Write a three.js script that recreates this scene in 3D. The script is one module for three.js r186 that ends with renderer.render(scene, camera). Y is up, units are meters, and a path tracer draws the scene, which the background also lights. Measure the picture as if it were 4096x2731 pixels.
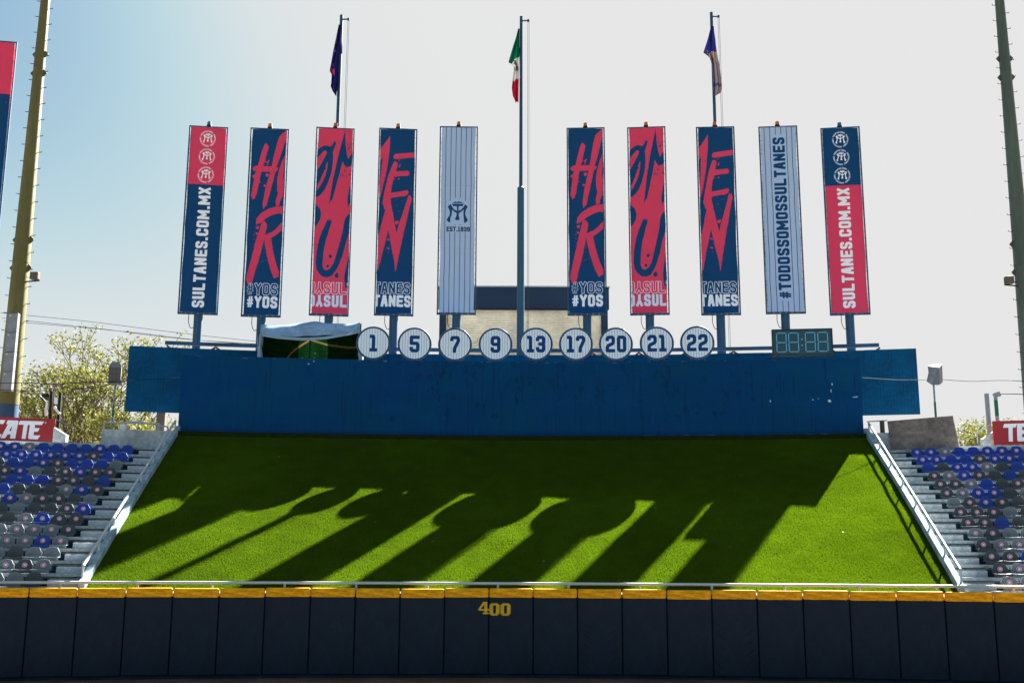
import * as THREE from 'three';
import { RoundedBoxGeometry } from 'three/addons/geometries/RoundedBoxGeometry.js';
import { mergeGeometries, toCreasedNormals } from 'three/addons/utils/BufferGeometryUtils.js';

// ---------------------------------------------------------------- camera, sky, sun, exposure
const scene = new THREE.Scene();
const camera = new THREE.PerspectiveCamera(34.0, 1024 / 682, 0.1, 4000);
camera.position.set(0, 3.06, 0);
camera.rotation.order = 'YXZ';
camera.rotation.set(THREE.MathUtils.degToRad(11.16), 0, 0.0043);
scene.add(camera);

const renderer = new THREE.WebGLRenderer({ antialias: true });
renderer.toneMapping = THREE.LinearToneMapping;
const EXPOSURE = 9.0;
renderer.toneMappingExposure = EXPOSURE;
renderer.shadowMap.enabled = true;

const SUN_AZ = THREE.MathUtils.degToRad(30.69), SUN_EL = THREE.MathUtils.degToRad(40.56);
const sunDir = new THREE.Vector3(Math.sin(SUN_AZ) * Math.cos(SUN_EL), Math.sin(SUN_EL), -Math.cos(SUN_AZ) * Math.cos(SUN_EL));
{
  // hazy daylight sky: white glare round the sun and along the horizon, blue away from it
  const W = 512, H = 256, data = new Float32Array(W * H * 4), d = new THREE.Vector3();
  for (let j = 0; j < H; j++) {
    const el = ((j + 0.5) / H - 0.5) * Math.PI;
    for (let i = 0; i < W; i++) {
      const az = ((i + 0.5) / W - 0.5) * Math.PI * 2;             // u = 0.5 looks along +x in three's equirect convention
      d.set(Math.cos(az) * Math.cos(el), Math.sin(el), Math.sin(az) * Math.cos(el));
      const g = Math.acos(THREE.MathUtils.clamp(d.dot(sunDir), -1, 1)) * 180 / Math.PI;
      const e = Math.max(0, el * 180 / Math.PI);
      const glare = 1.6 * Math.exp(-Math.pow(g / 37.5, 4)), hor = 2.5 * Math.exp(-e / 9.5) * (0.5 + 0.5 * Math.exp(-Math.pow(g / 75, 2)));
      const L = [0.105 + glare + hor, 0.30 + glare + hor * 0.98, 0.50 + glare + hor * 0.93];
      const o = (j * W + i) * 4, cap = 0.795;
      for (let c = 0; c < 3; c++) { const v = L[c]; data[o + c] = (v < 0.62 ? v : 0.62 + (cap - 0.62) * (1 - Math.exp(-(v - 0.62) / (cap - 0.62)))) / EXPOSURE; }
      if (el < 0) for (let c = 0; c < 3; c++) data[o + c] = 0.25 / EXPOSURE;
      data[o + 3] = 1;
    }
  }
  const sky = new THREE.DataTexture(data, W, H, THREE.RGBAFormat, THREE.FloatType);
  sky.mapping = THREE.EquirectangularReflectionMapping; sky.magFilter = THREE.LinearFilter; sky.minFilter = THREE.LinearFilter; sky.needsUpdate = true;
  scene.background = sky; scene.environment = sky;
}
const sun = new THREE.DirectionalLight(new THREE.Color(1.0, 0.95, 0.86), 5.0);
sun.position.copy(sunDir).multiplyScalar(140).add(new THREE.Vector3(0, 5, -40));
sun.target.position.set(0, 5, -40);
sun.castShadow = true; sun.shadow.mapSize.set(4096, 4096);
Object.assign(sun.shadow.camera, { left: -60, right: 60, top: 60, bottom: -60, near: 1, far: 400 });
scene.add(sun, sun.target);

// ---------------------------------------------------------------- helpers
let seed = 7;
const rnd = () => { seed = (seed + 0x6d2b79f5) | 0; let t = Math.imul(seed ^ (seed >>> 15), 1 | seed); t = (t + Math.imul(t ^ (t >>> 7), 61 | t)) ^ t; return ((t ^ (t >>> 14)) >>> 0) / 4294967296; };
const rr = (a, b) => a + (b - a) * rnd(), D2R = Math.PI / 180, V = (x, y, z) => new THREE.Vector3(x, y, z);
const ZC = 27;                                                    // the field's arcs are centred at x = 0, z = 27
const P = (R, a, y) => V(R * Math.sin(a * D2R), y, ZC - R * Math.cos(a * D2R));
const lin = (r, g, b) => new THREE.Color().setRGB(r, g, b);
const counts = {};
const numbered = (n) => { counts[n] = (counts[n] ?? -1) + 1; return counts[n] ? n + '_' + String(counts[n]).padStart(3, '0') : n; };
function shade(o) { o.traverse((m) => { if (m.isMesh) { m.castShadow = true; m.receiveShadow = true; } }); return o; }
function tag(o, label, category, group, kind) { o.userData.label = label; o.userData.category = category; if (group) o.userData.group = group; if (kind) o.userData.kind = kind; return o; }
function thing(name, label, category, pos = V(0, 0, 0), turn = 0, group) {
  const g = new THREE.Group(); g.name = numbered(name); g.position.copy(pos); g.rotation.y = turn; scene.add(g); return tag(g, label, category, group);
}
function part(parent, name, geo, mat, label) {
  const m = new THREE.Mesh(Array.isArray(geo) ? merge(geo) : geo, mat); m.name = name; m.castShadow = m.receiveShadow = true; if (label) m.userData.label = label; parent.add(m); return m;
}
function structure(name, geo, mat, label) { const m = part(scene, numbered(name), geo, mat); m.userData.kind = 'structure'; m.userData.label = label; m.userData.category = name.replace(/_/g, ' ').split(' ').slice(0, 2).join(' '); return m; }
function merge(list) {
  return mergeGeometries(list.map((g) => { const q = g.index ? g.toNonIndexed() : g; for (const k of Object.keys(q.attributes)) if (!['position', 'normal', 'uv'].includes(k)) q.deleteAttribute(k); return q; }));
}
const box = (w, h, d, x = 0, y = 0, z = 0, ry = 0, rz = 0, rx = 0) => { const g = new THREE.BoxGeometry(w, h, d); if (rx) g.rotateX(rx); if (rz) g.rotateZ(rz); if (ry) g.rotateY(ry); return g.translate(x, y, z); };
const rbox = (w, h, d, r, x = 0, y = 0, z = 0, s = 2) => new RoundedBoxGeometry(w, h, d, s, r).translate(x, y, z);
function cyl(a, b, r, r2 = r, seg = 10) {
  const d = b.clone().sub(a), L = d.length(), g = new THREE.CylinderGeometry(r2, r, L, seg);
  g.applyQuaternion(new THREE.Quaternion().setFromUnitVectors(V(0, 1, 0), d.normalize()));
  return g.translate((a.x + b.x) / 2, (a.y + b.y) / 2, (a.z + b.z) / 2);
}
function bar(a, b, w, h) {                                        // square bar between two points
  const d = b.clone().sub(a), L = d.length(), g = new THREE.BoxGeometry(w, h, L);
  const m = new THREE.Matrix4().lookAt(V(0, 0, 0), d.clone().negate(), Math.abs(d.y) > 0.98 * L ? V(0, 0, 1) : V(0, 1, 0)); g.applyMatrix4(m);
  return g.translate((a.x + b.x) / 2, (a.y + b.y) / 2, (a.z + b.z) / 2);
}
function tube(pts, r, seg = 6, n = 24) { return new THREE.TubeGeometry(new THREE.CatmullRomCurve3(pts), n, r, seg); }
// loft: rings of points (closed), joined ring to ring and capped; flat shading, uv in metres along the ring / along the sweep
function loft(rings, caps = true) {
  const pos = [], uv = [], n = rings[0].length; let s = 0;
  const tri = (a, b, c, ua, ub, uc) => { for (const p of [a, b, c]) pos.push(p.x, p.y, p.z); for (const q of [ua, ub, uc]) uv.push(q[0], q[1]); };
  for (let k = 0; k + 1 < rings.length; k++) {
    const A = rings[k], B = rings[k + 1], ds = A[0].distanceTo(B[0]); let t = 0;
    for (let i = 0; i < n; i++) {
      const j = (i + 1) % n, dt = A[i].distanceTo(A[j]);
      tri(A[i], A[j], B[j], [s, t], [s, t + dt], [s + ds, t + dt]); tri(A[i], B[j], B[i], [s, t], [s + ds, t + dt], [s + ds, t]);
      t += dt;
    }
    s += ds;
  }
  if (caps) for (const [ring, flip] of [[rings[0], true], [rings[rings.length - 1], false]]) {
    const u = ring[1].clone().sub(ring[0]).normalize(), nn = new THREE.Vector3();
    for (let i = 1; i + 1 < n; i++) nn.add(ring[i].clone().sub(ring[0]).cross(ring[i + 1].clone().sub(ring[0])));
    nn.normalize(); const w = nn.clone().cross(u);
    const flat = ring.map((p) => new THREE.Vector2(p.clone().sub(ring[0]).dot(u), p.clone().sub(ring[0]).dot(w)));
    for (const f of THREE.ShapeUtils.triangulateShape(flat, [])) { const q = flip ? [f[0], f[2], f[1]] : f; tri(...q.map((i) => ring[i]), ...q.map((i) => [flat[i].x, flat[i].y])); }
  }
  const g = new THREE.BufferGeometry();
  g.setAttribute('position', new THREE.Float32BufferAttribute(pos, 3)); g.setAttribute('uv', new THREE.Float32BufferAttribute(uv, 2));
  g.computeVertexNormals(); return g;
}
const arc = (profile, a0, a1, n) => loft([...Array(n + 1)].map((_, k) => profile.map(([R, y]) => P(R, a1 + (a0 - a1) * k / n, y))));
// a curved sheet facing the field with uv 0..1
function arcSheet(R, a0, a1, y0, y1, n, m = 1) {
  const g = new THREE.PlaneGeometry(1, 1, n, m), p = g.attributes.position;
  for (let i = 0; i < p.count; i++) { const q = P(R, a0 + (a1 - a0) * (p.getX(i) + 0.5), y0 + (y1 - y0) * (p.getY(i) + 0.5)); p.setXYZ(i, q.x, q.y, q.z); }
  g.computeVertexNormals(); return g;
}
// ---------------------------------------------------------------- textures
function vnoise(n, cells, s) {                                    // tileable value noise
  const t = new Float32Array(cells * cells); let q = s; const r = () => { q = (q * 1664525 + 1013904223) >>> 0; return q / 4294967296; };
  for (let i = 0; i < t.length; i++) t[i] = r();
  return (x, y) => { const fx = x * cells / n, fy = y * cells / n, ix = Math.floor(fx), iy = Math.floor(fy); let u = fx - ix, v = fy - iy; u = u * u * (3 - 2 * u); v = v * v * (3 - 2 * v);
    const a = t[(iy % cells) * cells + ix % cells], b = t[(iy % cells) * cells + (ix + 1) % cells], c = t[((iy + 1) % cells) * cells + ix % cells], d = t[((iy + 1) % cells) * cells + (ix + 1) % cells];
    return a + (b - a) * u + (c - a) * v + (a - b - c + d) * u * v; };
}
function grainTex(n, layers, paint, srgb = true) {                // layers: [[cells, weight], ...] -> value in -1..1 handed to paint
  const f = layers.map(([c, w], i) => [vnoise(n, c, 11 + i * 97 + c), w]), d = new Uint8Array(n * n * 4);
  for (let y = 0; y < n; y++) for (let x = 0; x < n; x++) {
    let v = 0; for (const [g, w] of f) v += (g(x, y) - 0.5) * 2 * w;
    const c = paint(v, x, y), o = (y * n + x) * 4; for (let k = 0; k < 3; k++) d[o + k] = Math.max(0, Math.min(255, c[k])); d[o + 3] = 255;
  }
  const t = new THREE.DataTexture(d, n, n); t.wrapS = t.wrapT = THREE.RepeatWrapping; t.magFilter = THREE.LinearFilter; t.minFilter = THREE.LinearMipmapLinearFilter; t.generateMipmaps = true;
  if (srgb) t.colorSpace = THREE.SRGBColorSpace; t.needsUpdate = true; return t;
}
const rep = (t, x, y = x) => { const c = t.clone(); c.repeat.set(x, y); c.needsUpdate = true; return c; };
function canvasTex(w, h, draw) { const c = document.createElement('canvas'); c.width = w; c.height = h; draw(c.getContext('2d'), w, h); const t = new THREE.CanvasTexture(c); t.colorSpace = THREE.SRGBColorSpace; t.anisotropy = 8; return t; }
const grey = (v, a) => { const c = 255 * Math.max(0, Math.min(1, a + v)); return [c, c, c]; };
const T = {
  mottle: grainTex(256, [[4, 0.07], [16, 0.05], [64, 0.04]], (v) => grey(v, 0.88)),
  rough: grainTex(256, [[32, 0.3], [128, 0.4]], (v) => grey(v, 0.5), false),
  concrete: grainTex(512, [[5, 0.10], [24, 0.07], [96, 0.06], [256, 0.05]], (v) => grey(v, 0.84)),
};
const std = (c, rough = 0.8, o = {}) => new THREE.MeshPhysicalMaterial({ color: c, roughness: rough, specularIntensity: rough >= 0.6 ? 0.3 : 0.8, ...o });
const M = {
  concrete: std(lin(0.50, 0.55, 0.58), 0.9, { map: rep(T.concrete, 0.4), bumpMap: rep(T.rough, 0.9), bumpScale: 0.004 }),
  concreteLight: std(lin(0.60, 0.65, 0.68), 0.9, { map: rep(T.concrete, 0.35), bumpMap: rep(T.rough, 0.9), bumpScale: 0.004 }),
  curb: std(lin(0.34, 0.47, 0.56), 0.85, { map: rep(T.concrete, 0.5), bumpMap: rep(T.rough, 0.9), bumpScale: 0.004 }),
  navyConcrete: std(lin(0.018, 0.050, 0.085), 0.85, { map: rep(T.concrete, 0.6) }),
  rail: std(lin(0.50, 0.56, 0.62), 0.45, { map: rep(T.mottle, 0.7) }),
  steelBlue: std(lin(0.022, 0.115, 0.24), 0.55, { map: rep(T.concrete, 0.5) }),
  frameBlue: std(lin(0.012, 0.055, 0.125), 0.55),
  navyVinyl: std(lin(0.009, 0.022, 0.043), 0.62, { map: rep(T.mottle, 0.6), bumpMap: rep(T.rough, 1.3), bumpScale: 0.003 }),
  gold: std(lin(0.92, 0.44, 0.005), 0.65, { map: rep(grainTex(256, [[6, 0.12], [22, 0.10], [90, 0.05]], (v) => { const k = 255 * Math.max(0, Math.min(1, 0.9 + v)); return [k, k * 0.98, k * 0.92]; }), 0.7) }),
  goldPaint: std(lin(0.72, 0.48, 0.03), 0.7, { map: rep(T.mottle, 2) }),
  black: std(lin(0.012, 0.013, 0.016), 0.6),
  cable: std(lin(0.012, 0.02, 0.03), 0.9),
  wire: std(lin(0.04, 0.04, 0.04), 0.9),
  poleYellow: std(lin(0.15, 0.135, 0.032), 0.5, { map: rep(T.mottle, 0.5) }),
  poleBlue: std(lin(0.02, 0.075, 0.18), 0.5, { map: rep(T.mottle, 0.5) }),
  poleOlive: std(lin(0.085, 0.115, 0.09), 0.5, { map: rep(T.mottle, 0.5) }),
  zinc: std(lin(0.25, 0.29, 0.34), 0.5, { metalness: 0.2, map: rep(T.mottle, 0.6) }),
  speaker: std(lin(0.26, 0.28, 0.31), 0.7, { map: rep(T.mottle, 1) }),
  grille: std(lin(0.15, 0.135, 0.125), 0.8, { map: rep(T.mottle, 3) }),
  amber: new THREE.MeshPhysicalMaterial({ color: lin(0.50, 0.11, 0.01), roughness: 0.7, transmission: 0.25, thickness: 0 }),
  blueLens: new THREE.MeshPhysicalMaterial({ color: lin(0.01, 0.14, 0.30), roughness: 0.6, transmission: 0.3, thickness: 0 }),
  vinylBack: std(lin(0.55, 0.54, 0.50), 0.8, { side: THREE.DoubleSide }),
  white: std(lin(0.72, 0.74, 0.76), 0.7),
  bark: std(lin(0.10, 0.075, 0.05), 0.95),
};

// ---------------------------------------------------------------- setting: ground, track
structure('ground', new THREE.CircleGeometry(1600, 64).rotateX(-Math.PI / 2), std(lin(0.13, 0.11, 0.08), 1), 'bare ground reaching the horizon behind the stadium');
{
  const g = new THREE.CircleGeometry(53.2, 96).rotateX(-Math.PI / 2).translate(0, 0.004, ZC);
  structure('field_grass', g, std(lin(0.17, 0.17, 0.125), 1, { map: rep(T.concrete, 60) }), 'mown outfield grass in front of the warning track');
  const t = new THREE.RingGeometry(53, 58.3, 160, 1).rotateX(-Math.PI / 2).translate(0, 0.009, ZC);
  structure('warning_track', t, std(lin(0.20, 0.085, 0.055), 1, { map: rep(T.concrete, 40) }), 'reddish clay warning track along the padded wall');
}
// ---------------------------------------------------------------- turf slope
const turfH = (R) => 7.87 - 0.4728 * (70.17 - R);
const angL = (R) => -11.14 + (R - 58.53) * 0.0755, angR = (R) => 11.66 - (R - 58.66) * 0.0675;
{
  const nx = 150, ny = 80, R0 = 58.32, R1 = 69.62, g = new THREE.PlaneGeometry(1, 1, nx, ny), p = g.attributes.position, uv = g.attributes.uv, nz = vnoise(100, 25, 5);
  for (let i = 0; i < p.count; i++) {
    const u = p.getX(i) + 0.5, v = p.getY(i) + 0.5, R = R0 + (R1 - R0) * v, a = angL(R) + (angR(R) - angL(R)) * u;
    const q = P(R, a, turfH(R) + (nz(u * 90, v * 45) - 0.5) * 0.035); p.setXYZ(i, q.x, q.y, q.z); uv.setXY(i, q.x, R);
  }
  g.computeVertexNormals();
  const pile = grainTex(512, [[6, 0.05], [24, 0.05], [128, 0.25], [256, 0.45]], (v, x, y) => { const seam = (y % 256 < 2) ? -0.10 : 0; const k = Math.max(0.25, 0.78 + v * 0.62 + seam); return [255 * Math.min(1, k * 0.94), 255 * Math.min(1, k), 255 * k * 0.9]; });
  const m = new THREE.MeshPhysicalMaterial({ color: lin(0.052, 0.090, 0.003), roughness: 1, specularIntensity: 0, map: rep(pile, 0.5), bumpMap: rep(grainTex(512, [[128, 0.4], [256, 0.6]], (v) => grey(v * 0.5, 0.5), false), 0.5), bumpScale: 0.03 });
  const lip = arc([[69.62, turfH(69.62) - 0.3], [69.62, 7.80], [70.2, 7.86], [70.2, turfH(69.62) - 0.3]], angL(69.6), angR(69.6), 24);
  const t = structure('turf_slope', g, m, 'sloping bank of green artificial turf below the blue wall'); t.userData.category = 'turf bank';
  // pile: short upright blades in tufts, lit through by the low sun behind
  const bp = [], q3 = (a, b, c) => bp.push(a.x, a.y, a.z, b.x, b.y, b.z, c.x, c.y, c.z);
  for (let k = 0; k < 9; k++) { const x = rr(-0.02, 0.02), z = rr(-0.02, 0.02), a = rr(0, 6.28), h = rr(0.022, 0.042), w = 0.0055, lx = rr(-0.016, 0.016), lz = rr(-0.012, 0.02); q3(V(x - w * Math.cos(a), 0, z - w * Math.sin(a)), V(x + w * Math.cos(a), 0, z + w * Math.sin(a)), V(x + lx, h, z + lz)); }
  const bg = new THREE.BufferGeometry(); bg.setAttribute('position', new THREE.Float32BufferAttribute(bp, 3)); bg.computeVertexNormals();
  const NR = 372, NA = 800, N = NR * NA, blades = new THREE.InstancedMesh(bg, new THREE.MeshPhysicalMaterial({ color: lin(1, 1, 1), roughness: 1, specularIntensity: 0.1, transmission: 0.5, thickness: 0, side: THREE.DoubleSide }), N), mm = new THREE.Matrix4(), mq = new THREE.Quaternion(), up = V(0, 1, 0), ms = V(1, 1, 1), col = new THREE.Color(), pn = vnoise(1000, 60, 3), pn2 = vnoise(1000, 9, 8);
  for (let i = 0; i < N; i++) {
    const R = R0 + (R1 - R0) * (Math.floor(i / NA) + rnd()) / NR, u = (i % NA + rnd()) / NA, a = angL(R) + (angR(R) - angL(R)) * u, v = (R - R0) / (R1 - R0), p0 = P(R, a, turfH(R) + (nz(u * 90, v * 45) - 0.5) * 0.035 - 0.004);
    mq.setFromAxisAngle(up, rr(0, 6.28)); ms.setScalar(rr(0.75, 1.15)); mm.compose(p0, mq, ms); blades.setMatrixAt(i, mm);
    const k = 0.82 + 0.22 * pn(u * 990, v * 480) + 0.30 * (pn2(u * 990, v * 480) - 0.5) + rr(-0.07, 0.07), dry = rnd() < 0.04 ? 1.4 : 1; blades.setColorAt(i, col.setRGB(0.080 * k * dry, 0.146 * k, 0.003 * k * dry));
  }
  blades.name = 'turf_blades'; blades.userData.kind = 'stuff'; blades.castShadow = blades.receiveShadow = true; t.add(blades);
  part(t, 'turf_upstand', lip, std(lin(0.02, 0.032, 0.008), 1, { map: rep(pile, 0.5) }));
}
// ---------------------------------------------------------------- block lettering drawn as strokes on canvases
const GL = {
  S: [[[1, .15], [1, .1], [.82, 0], [.18, 0], [0, .1], [0, .36], [.2, .46], [.8, .55], [1, .65], [1, .9], [.82, 1], [.18, 1], [0, .9], [0, .85]]],
  U: [[[0, 0], [0, .9], [.18, 1], [.82, 1], [1, .9], [1, 0]]], L: [[[0, 0], [0, 1], [1, 1]]], T: [[[0, 0], [1, 0]], [[.5, 0], [.5, 1]]],
  A: [[[0, 1], [.36, 0], [.64, 0], [1, 1]], [[.22, .72], [.78, .72]]], N: [[[0, 1], [0, 0], [1, 1], [1, 0]]], E: [[[1, 0], [0, 0], [0, 1], [1, 1]], [[0, .5], [.85, .5]]],
  C: [[[1, .2], [1, .1], [.82, 0], [.18, 0], [0, .1], [0, .9], [.18, 1], [.82, 1], [1, .9], [1, .8]]], O: [[[.18, 0], [.82, 0], [1, .1], [1, .9], [.82, 1], [.18, 1], [0, .9], [0, .1], [.18, 0], [.3, 0]]],
  M: [[[0, 1], [0, 0], [.5, .72], [1, 0], [1, 1]]], X: [[[0, 0], [1, 1]], [[1, 0], [0, 1]]], D: [[[0, 0], [.8, 0], [1, .12], [1, .88], [.8, 1], [0, 1], [0, 0], [.3, 0]]],
  Y: [[[0, 0], [.5, .5], [1, 0]], [[.5, .5], [.5, 1]]], y: [[[0, 1], [.5, .5], [1, 1]], [[.5, .5], [.5, 0]]], '#': [[[.38, 0], [.2, 1]], [[.85, 0], [.67, 1]], [[0, .32], [1, .32]], [[0, .68], [1, .68]]],
  '.': [[[0.3, 1], [0.6, 1]]], ' ': [], 0: [[[.18, 0], [.82, 0], [1, .1], [1, .9], [.82, 1], [.18, 1], [0, .9], [0, .1], [.18, 0], [.3, 0]]],
  1: [[[.1, 0], [.45, 0], [.55, .06], [.55, 1]], [[.1, 1], [1, 1]]], 2: [[[0, .16], [0, .1], [.18, 0], [.82, 0], [1, .1], [1, .38], [.85, .48], [.15, .62], [0, .75], [0, 1], [1, 1]]],
  3: [[[0, .16], [0, .1], [.18, 0], [.82, 0], [1, .1], [1, .4], [.85, .5], [.4, .5]], [[.85, .5], [1, .6], [1, .9], [.82, 1], [.18, 1], [0, .9], [0, .84]]],
  5: [[[1, 0], [0, 0], [0, .45], [.82, .45], [1, .55], [1, .9], [.82, 1], [.18, 1], [0, .9], [0, .84]]], 7: [[[0, .14], [0, .08], [.12, 0], [.85, 0], [1, .1], [1, .25], [.45, .8], [.42, 1]]],
  9: [[[1, .5], [.2, .5], [0, .4], [0, .1], [.18, 0], [.82, 0], [1, .1], [1, .9], [.82, 1], [.18, 1], [0, .9], [0, .84]]],
};
function blockText(c, str, x, y, h, w, gap, t, fill, hollow) {    // h glyph height, w glyph width, t stroke
  const path = (lw, col) => {
    c.lineWidth = lw; c.strokeStyle = col; c.lineJoin = 'round'; c.lineCap = 'square'; c.miterLimit = 2; let px = x;
    for (const ch of str) {
      const ww = ch === '.' ? w * 0.42 : ch === 'M' ? w * 1.3 : ch === '1' ? w * 0.8 : w, iw = ww - t, ih = h - t; c.lineWidth = ch === '#' ? lw * 0.66 : lw;
      for (const line of GL[ch]) { c.beginPath(); line.forEach(([a, b], i) => c[i ? 'lineTo' : 'moveTo'](px + t / 2 + a * iw, y + t / 2 + b * ih)); c.stroke(); }
      px += ww + gap;
    }
  };
  path(t, fill); if (hollow) path(t * 0.62, hollow);
}
const poly = (c, pts, fill) => { c.fillStyle = fill; c.beginPath(); pts.forEach(([x, y], i) => c[i ? 'lineTo' : 'moveTo'](x, y)); c.closePath(); c.fill(); };
const EMB = [[[.26, .09], [.41, .01], [.47, .04], [.55, 0], [.57, .02], [.65, .02], [.78, .09]],
  [[.23, .12], [.81, .12], [.735, .225], [.565, .22], [.555, .45], [.56, .56], [.575, .7], [.615, .835], [.5, .875], [.39, .835], [.45, .7], [.475, .56], [.485, .45], [.475, .22], [.3, .225]],
  [[.045, .24], [.185, .125], [.25, .24], [.34, .36], [.48, .44], [.56, .44], [.7, .36], [.8, .24], [.86, .14], [.99, .24], [.9, .4], [.87, .54], [.9, .68], [1, .86], [.92, .95], [.835, 1], [.81, .82], [.79, .66], [.785, .5], [.81, .37], [.7, .46], [.565, .545], [.48, .545], [.35, .47], [.23, .37], [.26, .46], [.24, .6], [.18, .78], [.17, .99], [.08, .94], [0, .86], [.12, .68], [.16, .54], [.13, .4]]];
const emblem = (c, x, y, w, h, col) => EMB.forEach((p) => poly(c, p.map(([a, b]) => [x + a * w, y + b * h]), col));
// ---------------------------------------------------------------- outfield wall with pads
{
  const w = thing('outfield_wall', 'long navy padded outfield wall with yellow top band and the number 400', 'wall');
  part(w, 'backing_wall', arc([[58.13, 0], [58.13, 2.2], [58.30, 2.2], [58.30, 0]], -15, 15, 30), M.navyConcrete);
  const step = 1.1854, body = rbox(1.176, 2.03, 0.12, 0.028, 0, 0, 0, 2), cap = rbox(1.178, 0.262, 0.135, 0.05, 0, 0, 0, 4);
  body.attributes.uv && 0;
  for (let k = -1; k < 22; k++) {
    const a = -12.443 + step * (k + 0.5), dy = (rnd() - 0.5) * 0.022, p = P(58.06, a, 1.115 + dy), pad = part(w, 'wall_pad', body, M.navyVinyl);
    pad.position.copy(p); pad.rotation.y = -a * D2R; pad.rotation.x = (rnd() - 0.5) * 0.006;
    const b = part(pad, 'top_band', cap, M.gold); b.position.set(0, 1.095 + (rnd() - 0.5) * 0.008, 0.002);
    if (k === 12 || k === 15) {                                   // loose vinyl with sagging folds
      const f = [];
      for (let q = 0; q < 9; q++) { const y0 = -0.95 + q * 0.13, s = q % 2 ? 1 : -1; f.push(tube([V(s * 0.57, y0 + 0.34, 0.054), V(s * 0.36, y0 + 0.16, 0.058), V(s * 0.12, y0 + 0.03, 0.052)], 0.009, 5, 8)); }
      part(pad, 'vinyl_fold', f, M.navyVinyl);
    }
  }
  // distance numerals 4 0 0 on two neighbouring pads
  const shape4 = [[.42, 1], [.78, 1], [.78, .42], [.95, .42], [.95, .29], [.78, .29], [.78, .14], [.93, .14], [.93, 0], [.38, 0], [.38, .14], [.52, .14], [.52, .29], [0, .29], [0, .42]];
  const hole4 = [[.2, .42], [.52, .42], [.52, .78]];
  const shape0 = [[.22, 0], [.78, 0], [1, .16], [1, .84], [.78, 1], [.22, 1], [0, .84], [0, .16]], hole0 = [[.36, .22], [.36, .78], [.46, .84], [.56, .84], [.64, .78], [.64, .22], [.56, .16], [.44, .16]];
  const glyph = (o, h, W, H) => { const s = new THREE.Shape(o.map(([x, y]) => new THREE.Vector2(x * W, y * H))); s.holes.push(new THREE.Path(h.map(([x, y]) => new THREE.Vector2(x * W, y * H)))); return new THREE.ExtrudeGeometry(s, { depth: 0.003, bevelEnabled: false }); };
  for (const [x, y, o, h] of [[1101.5, 1376, shape4, hole4], [1126.8, 1379, shape0, hole0], [1152, 1379, shape0, hole0]]) {
    const a = (x - 1176) / 2565 * 31 / 1.026 / 58 / D2R, yy = 1.635 + (1379 - y) * 0.0119;
    const n = part(w, 'distance_numeral', glyph(o, h, o === shape4 ? 0.31 : 0.275, 0.325), M.goldPaint); n.position.copy(P(57.994, a, yy)); n.rotation.y = -a * D2R;
  }
}
{
  const r = thing('wall_railing', 'pale grey pipe railing running behind the padded wall', 'railing');
  const pts = []; for (let a = -15; a <= 15.01; a += 1) pts.push(P(58.24, a, 2.475));
  part(r, 'top_rail', tube(pts, 0.04, 8, 90), M.rail);
  for (const a of [-13.6, -11.72, -9.825, -7.93, -6.04, -4.15, -2.25, -0.35, 1.55, 3.46, 5.37, 7.28, 9.2, 11.13, 13.0]) part(r, 'post', cyl(P(58.24, a, 2.19), P(58.24, a, 2.46), 0.034, 0.034, 8), M.rail);
}
// ---------------------------------------------------------------- kerbs and sloping handrails beside the turf
for (const s of [-1, 1]) {
  const ang = s < 0 ? angL : angR, where = s < 0 ? 'yellow pole side' : 'brown board side', out = (R, d, y) => { const a = ang(R), p = P(R, a, y), t = V(Math.cos(a * D2R), 0, Math.sin(a * D2R)); return p.addScaledVector(t, s * d); };
  const rings = []; for (let k = 0; k <= 14; k++) { const R = 58.34 + (70.05 - 58.34) * k / 14, y = turfH(R); const ring = [out(R, 0, y - 0.7), out(R, 0, y + 0.20), out(R, 0.02, y + 0.22), out(R, 0.16, y + 0.22), out(R, 0.16, y - 0.7)]; rings.push(s < 0 ? ring : ring.reverse()); }
  tag(part(scene, numbered('stair_kerb'), loft(rings), M.curb), 'sloping concrete kerb between turf bank and stairs on the ' + where, 'kerb', 'kerbs flanking the turf bank');
  const h = thing('handrail', 'low painted pipe handrail on the sloping kerb on the ' + where, 'handrail', V(0, 0, 0), 0, 'handrails beside the turf bank');
  const Rs = [58.55, 60.1, 61.7, 63.3, 64.9, 66.5, 68.1, 69.7], off = 0.13;
  part(h, 'top_rail', cyl(out(Rs[0], off, turfH(Rs[0]) + 0.53), out(Rs[7], off, turfH(Rs[7]) + 0.53), 0.042, 0.042, 10), M.rail);
  for (const R of Rs) { part(h, 'post', cyl(out(R, off, turfH(R) + 0.15), out(R, off, turfH(R) + 0.52), 0.03, 0.032, 8), M.rail); }
}
// ---------------------------------------------------------------- grandstands: tiers, stair blocks, seats
const ORD = ['first', 'second', 'third', 'fourth', 'fifth', 'sixth', 'seventh', 'eighth', 'ninth', 'tenth', 'eleventh', 'twelfth', 'thirteenth', 'fourteenth'];
const seatR = (i) => 69.5 - 0.8 * i, seatY = (i) => 7.05 - 0.345 * i, treadY = (i) => seatY(i) - 0.215;
const stickerTex = canvasTex(64, 64, (c) => {
  c.fillStyle = '#b04a68'; c.fillRect(0, 0, 64, 64); c.strokeStyle = '#d9b6cf'; c.lineWidth = 6; c.beginPath(); c.arc(32, 32, 28, 0, 7); c.stroke();
  c.strokeStyle = '#f0e8f4'; c.lineWidth = 11; c.beginPath(); c.moveTo(20, 21); c.lineTo(44, 43); c.moveTo(44, 21); c.lineTo(20, 43); c.stroke();
  c.lineWidth = 3; c.beginPath(); c.arc(32, 32, 20, 3.6, 5.6); c.stroke();
});
const stickerMat = std(lin(0.95, 0.95, 0.95), 0.6, { map: stickerTex });
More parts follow.
